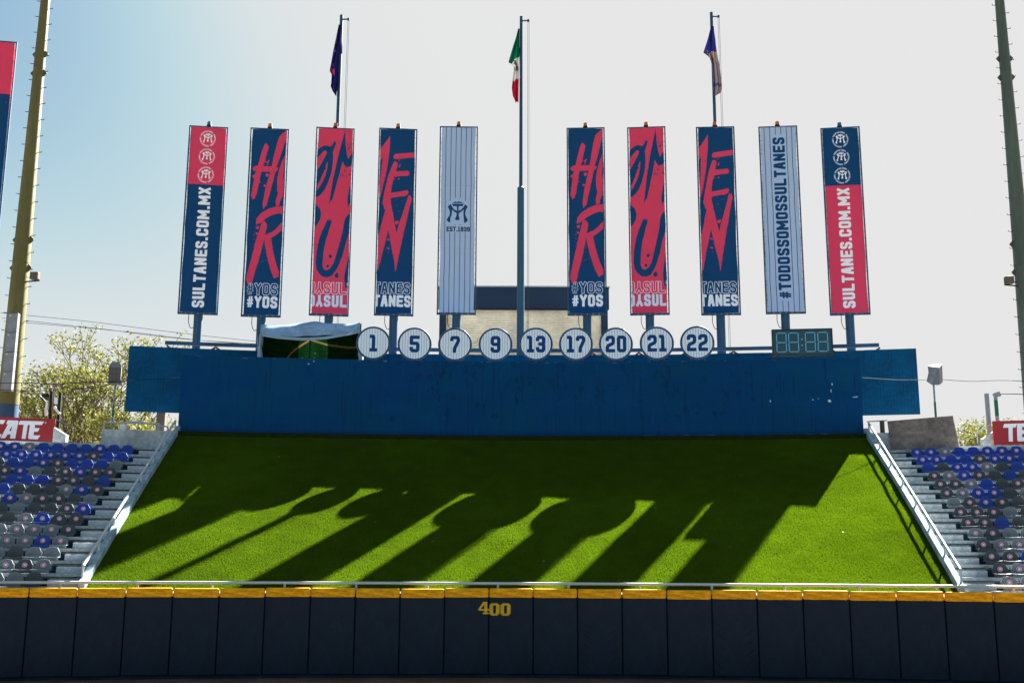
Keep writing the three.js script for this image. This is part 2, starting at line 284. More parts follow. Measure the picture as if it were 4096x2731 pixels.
// seat shell: back with sloping shoulders, pan with a downturned front lip
const backGeo = (() => {
  const rings = [], top = (x) => { const a = Math.abs(x); return a > 0.2 ? 0.13 - (a - 0.2) * 0.6 : a > 0.14 ? 0.245 - (a - 0.14) * 1.92 : 0.272 - a * 0.19; };
  for (const x of [-0.222, -0.2, -0.17, -0.14, -0.07, 0, 0.07, 0.14, 0.17, 0.2, 0.222]) {
    const h = top(x), z = (y) => 0.55 * x * x - 0.17 * (y + 0.03), ring = [];
    for (const f of [0, 0.4, 0.8, 0.97, 1]) { const y = -0.03 + (h + 0.03) * f; ring.push(V(x, y, z(y) + (f === 1 ? 0.01 : 0.018))); }
    for (const f of [1, 0.97, 0.5, 0]) { const y = -0.03 + (h + 0.03) * f; ring.push(V(x, y, z(y) - (f === 1 ? 0.01 : 0.02))); }
    rings.push(ring.reverse());
  }
  return toCreasedNormals(loft(rings), 0.6);
})();
const panGeo = (() => {
  const rings = [], prof = [[-0.19, 0.008], [-0.10, 0.002], [0.05, 0.0], [0.16, 0.0], [0.196, -0.002], [0.20, -0.006], [0.20, -0.088], [0.185, -0.09], [0.175, -0.02], [0.05, -0.028], [-0.19, -0.02]];
  for (const x of [-0.228, -0.213, -0.1, 0, 0.1, 0.213, 0.228]) { const e = Math.abs(x) > 0.21 ? 0.012 : 0; rings.push(prof.map(([z, y]) => V(x, y + e, z)).reverse()); }
  return toCreasedNormals(loft(rings), 0.7);
})();
const stickGeo = new THREE.CylinderGeometry(0.072, 0.072, 0.003, 20).rotateX(Math.PI / 2).rotateX(-0.17);
const plastic = (c) => std(c, 0.55, { map: rep(T.mottle, 1.5) });
const seatMat = { B: plastic(lin(0.003, 0.045, 0.33)), D: plastic(lin(0.052, 0.064, 0.072)), M: plastic(lin(0.17, 0.20, 0.225)) };
const seatName = { B: 'royal blue', D: 'dark grey', M: 'pale grey' };
const proto = {};
function seatAt(code, i, side, a) {
  const k = code[0], st = code.length > 1, key = k + st, where = side < 0 ? 'stand by the yellow pole' : 'stand below the brown board';
  let g = proto[key];
  if (!g) {
    g = proto[key] = new THREE.Group();
    const b = part(g, 'backrest', backGeo, seatMat[k]); b.position.set(0, 0.02, -0.19); part(g, 'seat_pan', panGeo, seatMat[k]);
    if (st) { const q = part(b, 'sticker', stickGeo, stickerMat, 'round red sticker with a white cross'); q.position.set(0, 0.105, 0.0); }
  }
  g = g.clone(); g.name = numbered('stadium_seat'); scene.add(g);
  g.position.copy(P(seatR(i) - 0.2, a, seatY(i) - 0.118)); g.rotation.y = -a * D2R + (rnd() - 0.5) * 0.03;
  tag(g, `${seatName[k]} seat ${st ? 'with red cross sticker' : 'without sticker'}, ${ORD[i]} row down, ${where}`, 'seat', `${ORD[i]} row seats, ${where}`);
}
const LEFT = ['Bs Bs Ms B B B B Bs B B', 'B Bs Bs Bs Bs Bs Bs Ds B B', 'D B B Bs Ds B B B M', 'Ds Bs M D Ds Bs Ds Ds', 'D B B B Ds Ds D B', 'B D D D Ms Bs Ds', 'D Bs Ms Ds Ds D M', 'D M D D Ds Bs', 'D Ms Bs Ds Ds', 'M Ms Ms Ms Ds', 'M Ms Ms Bs Ms', 'M D M M', 'Ms Ds Ms', 'M M D'];
const RIGHT = ['Bs Bs Ms B B Bs Bs Bs', 'Bs Bs B B Ds Bs Bs B', 'B D Bs Bs Ms D B', 'Ds Ms Bs Ds D B D', 'Ds Ds Ms B D Ds', 'Ds Ms Bs Bs D M', 'M Ds Bs Ds D', 'Ds Ds Ds M D', 'Ds Ds B D', 'Ms Ds M M', 'Ds Ms Ms', 'Ds Ds Bs', 'Ds Ms', 'Ms M'];
for (const s of [-1, 1]) {
  const st = thing('grandstand', s < 0 ? 'concrete seating bank with stairs on the yellow pole side' : 'concrete seating bank with stairs on the brown board side', 'grandstand', V(0, 0, 0), 0, 'seating banks beside the turf');
  const first = (i) => s < 0 ? -11.73 - 0.0623 * i : 12.35 + 0.055 * i, ang = s < 0 ? angL : angR, span = (profile, a0, a1, n) => s < 0 ? arc(profile, a1, a0, n) : arc(profile, a0, a1, n);
  for (let i = -1; i < 14; i++) {
    const Rn = seatR(i) - 0.46, y = treadY(i), aIn = ang(Math.min(70, Rn)) + s * 0.13, aSeat = first(i) - s * 0.24, top = i < 0;
    const tier = part(st, 'tier', span([[Rn, y], [Rn + 1.0, y], [Rn + 1.0, y - 0.6], [Rn + 0.06, y - 0.6], [Rn + 0.06, y - 0.13], [Rn + 0.22, y - 0.13], [Rn + 0.22, y - 0.085], [Rn, y - 0.085]].reverse(), aIn, s * 17.5, 10), M.concrete);
    if (i < 14) part(tier, 'painted_riser', span([[Rn + 0.052, y - 0.35], [Rn + 0.052, y - 0.135], [Rn + 0.065, y - 0.135], [Rn + 0.065, y - 0.35]], aSeat, s * 17.5, 8), M.navyConcrete);
    if (i >= 0) {                                                 // half-height stair block in the aisle, set back against the riser above
      const Rb = seatR(i - 1) - 0.46 + 0.055, a0 = ang(Math.min(70, Rb)) + s * 0.13, a1 = first(i - 1) - s * 0.27;
      part(st, 'step', span([[Rb - 0.42, y - 0.01], [Rb - 0.42, y + 0.155], [Rb - 0.40, y + 0.175], [Rb, y + 0.175], [Rb, y - 0.01]], a0, a1, 3), M.concreteLight);
    }
    if (i >= 0 && i < 14) {
      const row = (s < 0 ? LEFT : RIGHT)[i].split(' '), dA = 0.483 / seatR(i) / D2R;
      row.forEach((code, q) => seatAt(code, i, s, s < 0 ? first(i) - (row.length - 1 - q) * dA : first(i) + q * dA));
    }
  }
}
// ---------------------------------------------------------------- blue hitters' backdrop wall
{
  const a0 = -10.36, a1 = 10.905, y0 = 7.84, y1 = 10.777;
  const tex = canvasTex(2048, 256, (c, W, H) => {
    c.fillStyle = '#023f6f'; c.fillRect(0, 0, W, H);
    for (let i = 0; i < 260; i++) { c.fillStyle = `rgba(${rr(0, 6) | 0},${rr(50, 80) | 0},${rr(95, 140) | 0},${rr(0.05, 0.16)})`; const w = rr(10, 130), h = rr(20, 150); c.beginPath(); c.ellipse(rr(0, W), rr(0, H), w, h * 0.5, 0, 0, 7); c.fill(); }
    for (let i = 0; i < 420; i++) { c.fillStyle = rnd() < 0.5 ? `rgba(4,30,70,${rr(0.08, 0.3)})` : `rgba(10,100,150,${rr(0.03, 0.11)})`; c.fillRect(rr(0, W), rr(-60, H), rr(1, 5), rr(20, 150)); }
    for (let i = 0; i < 60; i++) { c.fillStyle = `rgba(2,34,70,${rr(0.06, 0.16)})`; const x = rr(W * 0.3, W * 0.85), y = rr(0, H * 0.8); for (let k = 0; k < 9; k++) { c.beginPath(); c.ellipse(x + rr(-9, 9), y + rr(-12, 12), rr(2, 7), rr(3, 9), 0, 0, 7); c.fill(); } }
    for (const [x, y, w, h] of [[.37, .1, 20, 110], [.40, .05, 70, 60], [.5, .2, 14, 90], [.62, .35, 16, 60], [.71, .1, 30, 40]]) for (let k = 0; k < 26; k++) { c.fillStyle = `rgba(3,34,66,${rr(0.1, 0.3)})`; c.beginPath(); c.ellipse(x * W + rr(-w, w), y * H + rr(0, h), rr(1, 5), rr(3, 14), 0, 0, 7); c.fill(); }
    const q = (px, py, w, h) => { const x = (px - 413) / (1981 - 413) * W, y = (py - 826) / (997 - 826) * H; c.fillStyle = '#c9d6e6'; c.beginPath(); for (let k = 0; k < 9; k++) c.lineTo(x + Math.cos(k * 0.7) * w * rr(0.4, 1), y + Math.sin(k * 0.7) * h * rr(0.4, 1)); c.fill(); };
    q(1777, 921, 4, 5); q(1873, 919, 4, 3); q(1910, 923, 8, 6); q(1917, 885, 2.5, 6); q(1914, 900, 2.5, 8); q(1968, 915, 13, 3); q(1885, 917, 2, 2); q(700, 838, 5, 2); q(712, 832, 4, 2);
    for (let i = 0; i < 40; i++) { c.fillStyle = `rgba(170,190,210,${rr(0.15, 0.5)})`; c.fillRect(rr(0, W), rr(0, 4), rr(2, 16), rr(1, 2.4)); }
    for (let i = 0; i < 26; i++) { c.fillStyle = `rgba(120,170,210,${rr(0.3, 0.7)})`; c.fillRect(rr(0.6, 0.95) * W, rr(H - 4, H), rr(4, 30), 2); }
  });
  const w = thing('backdrop_wall', 'wide curved blue painted backdrop wall above the turf bank', 'wall');
  part(w, 'wall_panel', arc([[70.175, y0 - 0.6], [70.175, y1], [70.34, y1], [70.34, y0 - 0.6]], a0, a1, 28), M.steelBlue);
  part(w, 'painted_face', arcSheet(70.17, a0, a1, y0, y1 - 0.003, 28), new THREE.MeshPhysicalMaterial({ color: lin(0.85, 0.9, 0.9), roughness: 0.85, specularIntensity: 0.2, map: tex, bumpMap: rep(T.rough, 10, 1.5), bumpScale: 0.004 }));
  for (let k = 0; k < 12; k++) { const a = a0 + 0.6 + k * 1.82; part(w, 'support_post', bar(P(70.5, a, 0), P(70.5, a, y1 - 0.2), 0.16, 0.16), M.steelBlue); }
}
// ---------------------------------------------------------------- wider blue panels behind it, on posts
{
  const mat = std(lin(0.0, 0.088, 0.225), 0.85, { map: rep(grainTex(512, [[6, 0.08], [40, 0.06], [160, 0.05]], (v, x) => grey(v + 0.05 * Math.sin(x * 0.37) * Math.sin(x * 0.051), 0.86)), 0.3) });
  const p = thing('rear_panel_wall', 'teal blue panel wall projecting on both sides behind the backdrop wall', 'wall');
  const n = 16;
  for (let k = 0; k < n; k++) {                                   // sheet panels, one gap beside the clock where the sky shows
    const b0 = -12.265 + (12.914 + 12.265) * k / n, b1 = b0 + (12.914 + 12.265) / n, low = k < 2 || k > 13 ? 8.92 : 9.6;
    const top = b0 > 5.9 && b1 < 7.6 ? 10.6 : 11.60 - (k === 0 ? 0 : 0.004 * (k % 3));
    part(p, 'panel', arc([[73.2 + 0.006 * (k % 2), low], [73.2 + 0.006 * (k % 2), top], [73.28 + 0.006 * (k % 2), top], [73.28 + 0.006 * (k % 2), low]], b0, b1, 2), mat);
  }
  for (const a of [-11.15, -5, 5]) part(p, 'post', bar(P(73.4, a, 0), P(73.4, a, 11.5), 0.34, 0.3), a < -10 ? M.grille : M.steelBlue);
  const b = thing('truss_beam', 'blue steel truss beam running along the top of the rear panels', 'beam');
  part(b, 'top_chord', arc([[73.9, 11.86], [73.9, 12.0], [74.05, 12.0], [74.05, 11.86]], -11.25, 11.87, 20), M.steelBlue);
  part(b, 'bottom_chord', arc([[73.9, 11.05], [73.9, 11.17], [74.05, 11.17], [74.05, 11.05]], -11.25, 11.87, 20), M.steelBlue);
  for (let k = 0; k < 30; k++) { const a = -11.2 + k * 0.77; part(b, 'brace', bar(P(73.98, a, k % 2 ? 11.15 : 11.82), P(73.98, a + 0.77, k % 2 ? 11.82 : 11.15), 0.07, 0.07), std(lin(0.16, 0.07, 0.05), 0.85)); }
}
// ---------------------------------------------------------------- round retired-number boards
['1', '5', '7', '9', '13', '17', '20', '21', '22'].forEach((num, k) => {
  const a = [-4.454, -3.133, -1.834, -.532, .771, 2.059, 3.343, 4.649, 5.932][k], y = [11.467, 11.46, 11.463, 11.476, 11.495, 11.495, 11.492, 11.508, 11.508][k];
  const tex = canvasTex(256, 256, (c) => {
    c.fillStyle = '#dcebff'; c.fillRect(0, 0, 256, 256);
    c.fillStyle = '#6f93b8'; for (let i = 0; i < 12; i++) c.fillRect(12 + i * 21, 0, 2.6, 256);
    const W = num.length > 1 ? 74 : 78, n = num.length, gap = 14, ws = [...num].map((ch) => ch === '1' ? W * 0.8 : W), tot = ws.reduce((p, q) => p + q, 0) + gap * (n - 1), H = 134;
    blockText(c, num, 128 - tot / 2, 128 - H / 2, H, W, gap, 40, '#dcebff'); c.globalAlpha = 1;
    blockText(c, num, 128 - tot / 2, 128 - H / 2, H, W, gap, 27, '#0b3f7c');
    c.strokeStyle = '#0f3a6c'; c.lineWidth = 12; c.beginPath(); c.arc(128, 128, 124, 0, 7); c.stroke();
  });
  const t = thing('number_board', `round white pinstriped board reading ${['one', 'five', 'seven', 'nine', 'thirteen', 'seventeen', 'twenty', 'twenty-one', 'twenty-two'][k]} in navy on the backdrop wall`, 'sign', P(70.3, a, y), -a * D2R, 'round number boards');
  part(t, 'disc', new THREE.CylinderGeometry(0.655, 0.655, 0.05, 48).rotateX(Math.PI / 2), M.zinc);
  const f = new THREE.CircleGeometry(0.645, 48); part(t, 'printed_face', f.translate(0, 0, 0.028), std(lin(0.98, 0.98, 0.98), 0.7, { map: tex }));
  part(t, 'rim', new THREE.TorusGeometry(0.65, 0.022, 8, 56), M.frameBlue);
  for (const s of [-1, 1]) part(t, 'leg', box(0.035, 0.5, 0.04, s * 0.27, -0.72 - 0.02 * s, -0.03), std(lin(0.09, 0.06, 0.05), 0.8));
});
// ---------------------------------------------------------------- pitch clock
{
  const a = 9.2, t = thing('digital_clock', 'unlit four digit clock board with teal frame on the backdrop wall', 'clock', P(70.28, a, 11.425), -a * D2R + 0.03);
  part(t, 'housing', rbox(2.26, 0.99, 0.16, 0.02), std(lin(0.008, 0.06, 0.10), 0.5));
  const fr = std(lin(0.006, 0.022, 0.035), 0.5);
  for (const [w, h, x, y] of [[2.29, 0.05, 0, 0.5], [2.29, 0.05, 0, -0.5], [0.05, 0.95, -1.12, 0], [0.05, 0.95, 1.12, 0]]) part(t, 'frame_bar', box(w, h, 0.2, x, y, 0.01), fr);
  const seg = std(lin(0.10, 0.40, 0.68), 0.5);
  for (const x of [-0.79, -0.33, 0.30, 0.77]) {
    const d = [], w = 0.36, h = 0.74, s = 0.034; for (const y of [-h / 2, 0, h / 2]) d.push(box(w - s * 1.4, s, 0.014, x, y, 0.087)); for (const q of [-1, 1]) for (const y of [-h / 4, h / 4]) d.push(box(s, h / 2 - s * 1.2, 0.014, x + q * w / 2, y, 0.087));
    part(t, 'digit', d, seg);
  }
  part(t, 'colon', [box(0.05, 0.05, 0.014, -0.015, 0.11, 0.087), box(0.05, 0.05, 0.014, -0.015, -0.12, 0.087)], seg);
  for (const x of [-0.95, 0.05, 0.95]) part(t, 'leg', box(0.05, 0.4, 0.05, x, -0.68, -0.05), fr);
  part(t, 'cable', tube([V(-1.1, -0.5, 0), V(-1.3, -0.58, 0.02), V(-1.36, -0.68, 0.0)], 0.018, 5, 8), M.cable);
}
// ---------------------------------------------------------------- canopy tent behind the wall
{
  const t = thing('canopy_tent', 'pop-up canopy tent with pale sagging roof and dark green back sheet', 'tent');
  const roofMat = new THREE.MeshPhysicalMaterial({ color: lin(0.30, 0.47, 0.70), roughness: 1, specularIntensity: 0.1, transmission: 0.04, thickness: 0, side: THREE.DoubleSide, map: rep(T.mottle, 2) });
  // roof as a draped sheet: front edge low and sagging, ridge peak, back edge
  const FL = V(-9.88, 11.80, -42.85), FR = V(-6.0, 12.02, -43.2), BL = V(-10.15, 12.32, -44.9), BR = V(-6.42, 12.34, -45.3), g = new THREE.PlaneGeometry(1, 1, 24, 14), p = g.attributes.position, q = V(0, 0, 0);
  for (let i = 0; i < p.count; i++) {
    const u = p.getX(i) + 0.5, v = p.getY(i) + 0.5; q.copy(FL).lerp(FR, u).lerp(BL.clone().lerp(BR, u), v); q.y += 0.40 * Math.sin(Math.PI / 2 * Math.min(1, v / 0.2)) * (1 - 0.75 * v);
    const sag = -0.24 * Math.sin(Math.PI * u) * (1 - v) - 0.10 * Math.sin(Math.PI * u) * v, peak = 0.34 * Math.max(0, 1 - Math.hypot((u - 0.52) / 0.42, (v - 0.4) / 0.5));
    p.setXYZ(i, q.x, q.y + sag + peak + 0.012 * Math.sin(u * 31 + v * 9), q.z);
  }
  g.computeVertexNormals(); part(t, 'roof', g, roofMat);
  const vg = new THREE.PlaneGeometry(1, 1, 24, 2), vp = vg.attributes.position;      // front valance, a soft band along the front edge
  for (let i = 0; i < vp.count; i++) { const u = vp.getX(i) + 0.5, w = vp.getY(i) + 0.5; q.copy(FL).lerp(FR, u); vp.setXYZ(i, q.x, q.y - 0.24 * Math.sin(Math.PI * u) - 0.11 * (1 - w), q.z + 0.02 * Math.sin(u * 26)); }
  vg.computeVertexNormals(); part(t, 'valance', vg, roofMat);
  const post = std(lin(0.35, 0.36, 0.38), 0.5);
  for (const c of [FL, FR, BL, BR]) part(t, 'leg', bar(V(c.x, 9.2, c.z), V(c.x, c.y - 0.03, c.z), 0.05, 0.05), post);
  for (const [A, B] of [[FL, BL], [FR, BR]]) {                    // bunched side curtains at the front corners
    const rings = []; for (let k = 0; k <= 6; k++) { const y = A.y - 0.05 - k * 0.24, w = 0.05 + 0.02 * Math.sin(k * 2), s = A === FL ? 1 : -1, o = A === FL ? -0.10 * Math.sin(k) * 0.3 : 0.03 * Math.max(0, k - 3); rings.push([V(A.x + o - w * 1.2, y, A.z - 0.35), V(A.x + o - w * 1.2, y, A.z + 0.03), V(A.x + o + w * 1.2, y, A.z + 0.03), V(A.x + o + w * 1.2, y, A.z - 0.35)]); }
    part(t, 'side_curtain', loft(rings), roofMat);
  }
  const sheet = canvasTex(512, 320, (c, W, H) => {
    c.fillStyle = '#12401f'; c.fillRect(0, 0, W, H);
    for (let i = 0; i < 160; i++) { c.fillStyle = `rgba(${rr(2, 20) | 0},${rr(30, 70) | 0},${rr(10, 35) | 0},0.35)`; c.fillRect(rr(0, W), rr(0, H), rr(6, 60), rr(2, 26)); }
    c.strokeStyle = '#a58a55'; c.lineWidth = 10; c.beginPath(); c.moveTo(110, 190); c.quadraticCurveTo(140, 110, 256, 50); c.quadraticCurveTo(380, 90, 512, 84); c.stroke();
    c.save(); c.translate(W, 0); c.scale(-1, 1); c.font = 'bold 46px serif'; c.fillStyle = '#e8c98c'; c.fillText('DIVISION', 150, 212); c.restore();
    for (let i = 0; i < 60; i++) { c.fillStyle = `rgba(190,205,190,${rr(0.2, 0.7)})`; c.fillRect(rr(30, W), rr(60, H * 0.7), rr(1, 10), rr(1, 3)); }
  });
  const sg = new THREE.PlaneGeometry(3.8, 2.6, 30, 12), sp = sg.attributes.position; for (let i = 0; i < sp.count; i++) sp.setZ(i, 0.05 * Math.sin(sp.getX(i) * 7) * Math.sin(sp.getY(i) * 2 + 1)); sg.computeVertexNormals();
  const bs = part(t, 'back_sheet', sg, new THREE.MeshPhysicalMaterial({ map: sheet, color: lin(0.55, 0.55, 0.55), roughness: 1, specularIntensity: 0.1, transmission: 0.14, thickness: 0, side: THREE.DoubleSide })); bs.position.set(-8.25, 11.05, -44.85); bs.rotation.y = 6.6 * D2R;
  part(t, 'centre_pole', bar(V(-8.1, 9.2, -43.9), V(-8.1, 12.4, -43.9), 0.05, 0.05), M.black);
  part(t, 'side_sheet', [bar(V(-9.94, 10.25, -42.95), V(-10.18, 10.5, -44.85), 0.02, 3.2), bar(V(-5.99, 10.62, -43.24), V(-6.42, 10.86, -45.25), 0.02, 3.3)], std(lin(0.012, 0.03, 0.02), 0.9));
}
// ---------------------------------------------------------------- service booth with roller shutter
{
  const b = thing('service_booth', 'navy booth with beige corrugated roller shutter behind the number boards', 'booth', V(0.56, 0, -53));
  const navy = std(lin(0.006, 0.020, 0.050), 0.8, { map: rep(T.mottle, 0.5) });
  part(b, 'wall', [box(8.2, 16.0, 0.2, 0, 8, -3.2), box(0.2, 16.0, 3.1, -4.0, 8, -1.6), box(0.2, 16, 3.1, 4.0, 8, -1.6)], navy);
  part(b, 'fascia', box(8.3, 1.08, 0.3, 0, 15.65, 0.02), navy); part(b, 'roof_flashing', box(8.4, 0.06, 3.4, 0, 16.22, -1.5), M.zinc);
  for (const s of [-1, 1]) part(b, 'jamb', box(0.3, 15.1, 0.28, s * 3.92, 7.55, 0.0), navy);
  const prof = [], n = 80, pitch = 0.083; for (let k = 0; k <= n * 4; k++) { const y = 15.1 - k * pitch / 4; prof.push(V(-3.78, y, -0.1 + 0.016 * Math.abs(Math.sin(k * Math.PI / 4)))); }
  const pos = [], uv = []; for (let k = 0; k + 1 < prof.length; k++) { const A = prof[k], B = prof[k + 1]; for (const [p, u] of [[A, 0], [B, 0], [B, 1], [A, 0], [B, 1], [A, 1]]) { pos.push(u ? 3.78 : -3.78, p.y, p.z); uv.push(u * 7.5, p.y); } }
  const sg = new THREE.BufferGeometry(); sg.setAttribute('position', new THREE.Float32BufferAttribute(pos, 3)); sg.setAttribute('uv', new THREE.Float32BufferAttribute(uv, 2)); sg.computeVertexNormals();
  part(b, 'roller_shutter', sg, std(lin(0.56, 0.53, 0.44), 0.5, { metalness: 0.1, side: THREE.DoubleSide, map: rep(T.mottle, 0.15) }));
}
// ---------------------------------------------------------------- banner towers
const RED = '#dc4266', NAVY = '#0c4272', PALE = '#f2f4ff', PIN = '#16324f', SKYBLUE = '#a9bfe4';
const BW = 256, BH = 1310;
function splat(c, list, col) { c.fillStyle = col; for (const [x, y, r] of list) { c.beginPath(); c.ellipse(x, y, r, r * 1.05, 0.4, 0, 7); c.fill(); } }
function spray(c, x, y, w, h, n, col) { for (let i = 0; i < n; i++) { const r = rr(0.7, 2.6); splat(c, [[x + rr(0, w), y + rr(0, h), r]], col); } }
function rough(pts, n, amp) {                                     // dry-brush edge: subdivide and jitter
  const o = []; pts.forEach(([x, y], i) => { const [u, v] = pts[(i + 1) % pts.length], k = Math.max(1, Math.round(Math.hypot(u - x, v - y) / n)); for (let q = 0; q < k; q++) o.push([x + (u - x) * q / k + (q ? rr(-amp, amp) : 0), y + (v - y) * q / k + (q ? rr(-amp, amp) : 0)]); }); return o;
}
const mapA = ([x, y]) => [(x - (217 + 0.0085 * (y - 160))) / (468 + 0.006 * (y - 160)) * BW, (y - 158) / 2350 * BH];
const mapB = ([x, y]) => [(x - (970 + 0.0225 * (y - 150))) / (471 + 0.006 * (y - 150)) * BW, (y - 148) / 2370 * BH];
const mapC = ([x, y]) => [(x - (22 + 0.0201 * (y - 58))) / (297 + 0.009 * (y - 58)) * BW, (y - 55) / 1493 * BH];
const shapes = (c, map, list, col) => list.forEach((p) => poly(c, rough(p.map(map), 14, 1.1), col));
const dots = (c, map, list, col) => list.forEach(([x, y, r]) => { const [u, v] = map([x, y]); splat(c, [[u, v, r * 0.55]], col); });
function seams(c) { c.fillStyle = 'rgba(20,20,40,0.14)'; c.fillRect(0, BH * 0.32, BW, 1.5); c.fillRect(0, BH * 0.66, BW, 1.5); }
const printH = canvasTex(BW, BH, (c) => {
  c.fillStyle = NAVY; c.fillRect(0, 0, BW, BH);
  shapes(c, mapA, [
    [[372, 415], [392, 360], [398, 345], [404, 355], [408, 333], [418, 350], [426, 345], [432, 365], [450, 378], [445, 410], [400, 600], [370, 710], [325, 1000], [312, 1020], [300, 1065], [285, 1055], [270, 1078], [262, 1040], [248, 1020], [252, 990], [268, 900], [290, 720]],
    [[668, 158], [640, 190], [605, 225], [585, 245], [560, 340], [530, 500], [505, 640], [470, 790], [440, 930], [420, 1060], [412, 1120], [420, 1160], [428, 1195], [440, 1165], [465, 1140], [480, 1080], [520, 900], [575, 640], [620, 500], [660, 340], [684, 260], [684, 158]],
    [[247, 680], [262, 648], [300, 632], [340, 636], [560, 638], [575, 645], [600, 652], [590, 680], [575, 695], [500, 705], [400, 708], [290, 700], [265, 702]],
    [[684, 480], [640, 580], [610, 680], [596, 760], [590, 840], [598, 930], [612, 985], [598, 1040], [588, 1075], [597, 1142], [640, 1135], [650, 1080], [684, 1010], [684, 760], [664, 812], [676, 700]],
    [[335, 1382], [342, 1310], [395, 1245], [500, 1180], [590, 1148], [690, 1142], [690, 1245], [640, 1233], [560, 1258], [480, 1300], [430, 1335], [400, 1365], [378, 1372], [360, 1378], [345, 1388]],
    [[405, 1390], [428, 1330], [440, 1345], [452, 1335], [465, 1355], [488, 1380], [485, 1430], [455, 1600], [400, 1850], [362, 1980], [345, 2070], [335, 2100], [328, 2140], [300, 2150], [272, 2130], [265, 2105], [250, 2080], [258, 2010], [290, 1850], [350, 1600]],
    [[690, 1345], [620, 1430], [560, 1475], [470, 1510], [455, 1560], [505, 1565], [555, 1550], [630, 1500], [690, 1448]],
    [[460, 1560], [555, 1550], [575, 1640], [600, 1740], [640, 1860], [690, 1975], [690, 2030], [660, 2040], [640, 2056], [622, 2050], [570, 1940], [510, 1770]]], RED);
  dots(c, mapA, [[447, 585, 15], [460, 563, 9], [445, 618, 9], [415, 580, 8], [450, 750, 22], [428, 890, 15], [275, 775, 22], [360, 845, 8], [360, 1425, 20], [357, 1498, 14]], RED);
  spray(c, 45, 690, 60, 170, 46, RED); spray(c, 120, 770, 40, 120, 22, RED); spray(c, 100, 930, 60, 16, 6, RED);
  blockText(c, '#YOS', 14, 1092, 84, 54, 4, 21, '#dfe8fb', NAVY); blockText(c, '#YOS', 18, 1182, 82, 51, 7, 19, PALE); seams(c);
});
const printO = canvasTex(BW, BH, (c) => {
  c.fillStyle = RED; c.fillRect(0, 0, BW, BH);
  shapes(c, mapB, [
    [[950, 470], [1000, 415], [1060, 374], [1110, 372], [1145, 388], [1180, 350], [1203, 302], [1210, 322], [1222, 320], [1224, 345], [1205, 400], [1186, 452], [1197, 520], [1198, 610], [1185, 720], [1150, 850], [1110, 945], [1060, 1010], [1015, 1045], [960, 1050]],
    [[1336, 158], [1345, 250], [1352, 340], [1372, 450], [1396, 538], [1440, 468], [1462, 440], [1462, 600], [1425, 635], [1390, 642], [1355, 625], [1328, 572], [1300, 720], [1255, 920], [1222, 1070], [1200, 1090], [1187, 1138], [1183, 1090], [1192, 1010], [1215, 790], [1240, 640], [1270, 470]],
    [[970, 1140], [1015, 1155], [1055, 1190], [1080, 1260], [1070, 1340], [1025, 1415], [970, 1440]],
    [[1160, 1360], [1170, 1330], [1182, 1350], [1195, 1318], [1206, 1345], [1225, 1330], [1230, 1370], [1200, 1470], [1165, 1600], [1148, 1720], [1138, 1860], [1140, 1920], [1160, 1965], [1200, 1980], [1240, 1960], [1285, 1890], [1320, 1770], [1355, 1620], [1385, 1480], [1400, 1360], [1410, 1310], [1445, 1250], [1480, 1260], [1490, 1420], [1465, 1520], [1430, 1650], [1400, 1790], [1360, 1900], [1330, 1970], [1280, 2040], [1220, 2066], [1160, 2062], [1095, 2020], [1055, 1960], [1042, 1880], [1048, 1760], [1070, 1600], [1110, 1470]],
    [[1500, 1770], [1478, 1790], [1462, 1900], [1448, 2000], [1440, 2030], [1452, 2120], [1462, 2180], [1500, 2200]],
    [[1480, 860], [1445, 900], [1430, 1000], [1422, 1080], [1432, 1130], [1436, 1180], [1448, 1120], [1480, 1100]]], NAVY);
  shapes(c, mapB, [[[990, 540], [1020, 495], [1060, 450], [1090, 437], [1110, 460], [1080, 530], [1040, 610], [990, 700]], [[1128, 580], [1126, 660], [1105, 760], [1070, 850], [1030, 925], [1000, 965], [1000, 900], [1050, 800], [1090, 690], [1110, 620]]], RED);
  dots(c, mapB, [[1240, 1800, 22], [1210, 1925, 19], [1340, 2042, 27], [1345, 2010, 10], [1097, 672, 13], [1402, 388, 12], [1365, 697, 10], [1437, 738, 12], [1345, 762, 8], [1378, 648, 9]], NAVY);
  spray(c, 205, 95, 40, 60, 20, NAVY); spray(c, 170, 290, 70, 60, 24, NAVY); spray(c, 95, 930, 40, 90, 14, NAVY); spray(c, 14, 190, 24, 50, 12, NAVY);
  blockText(c, 'OySUL', -30, 1092, 84, 54, 2, 21, '#efdcea', RED); blockText(c, 'T', 248, 1092, 84, 54, 0, 21, '#efdcea', RED); blockText(c, 'OySUL', -26, 1182, 82, 49, 8, 19, '#d9e4fa'); seams(c);
});
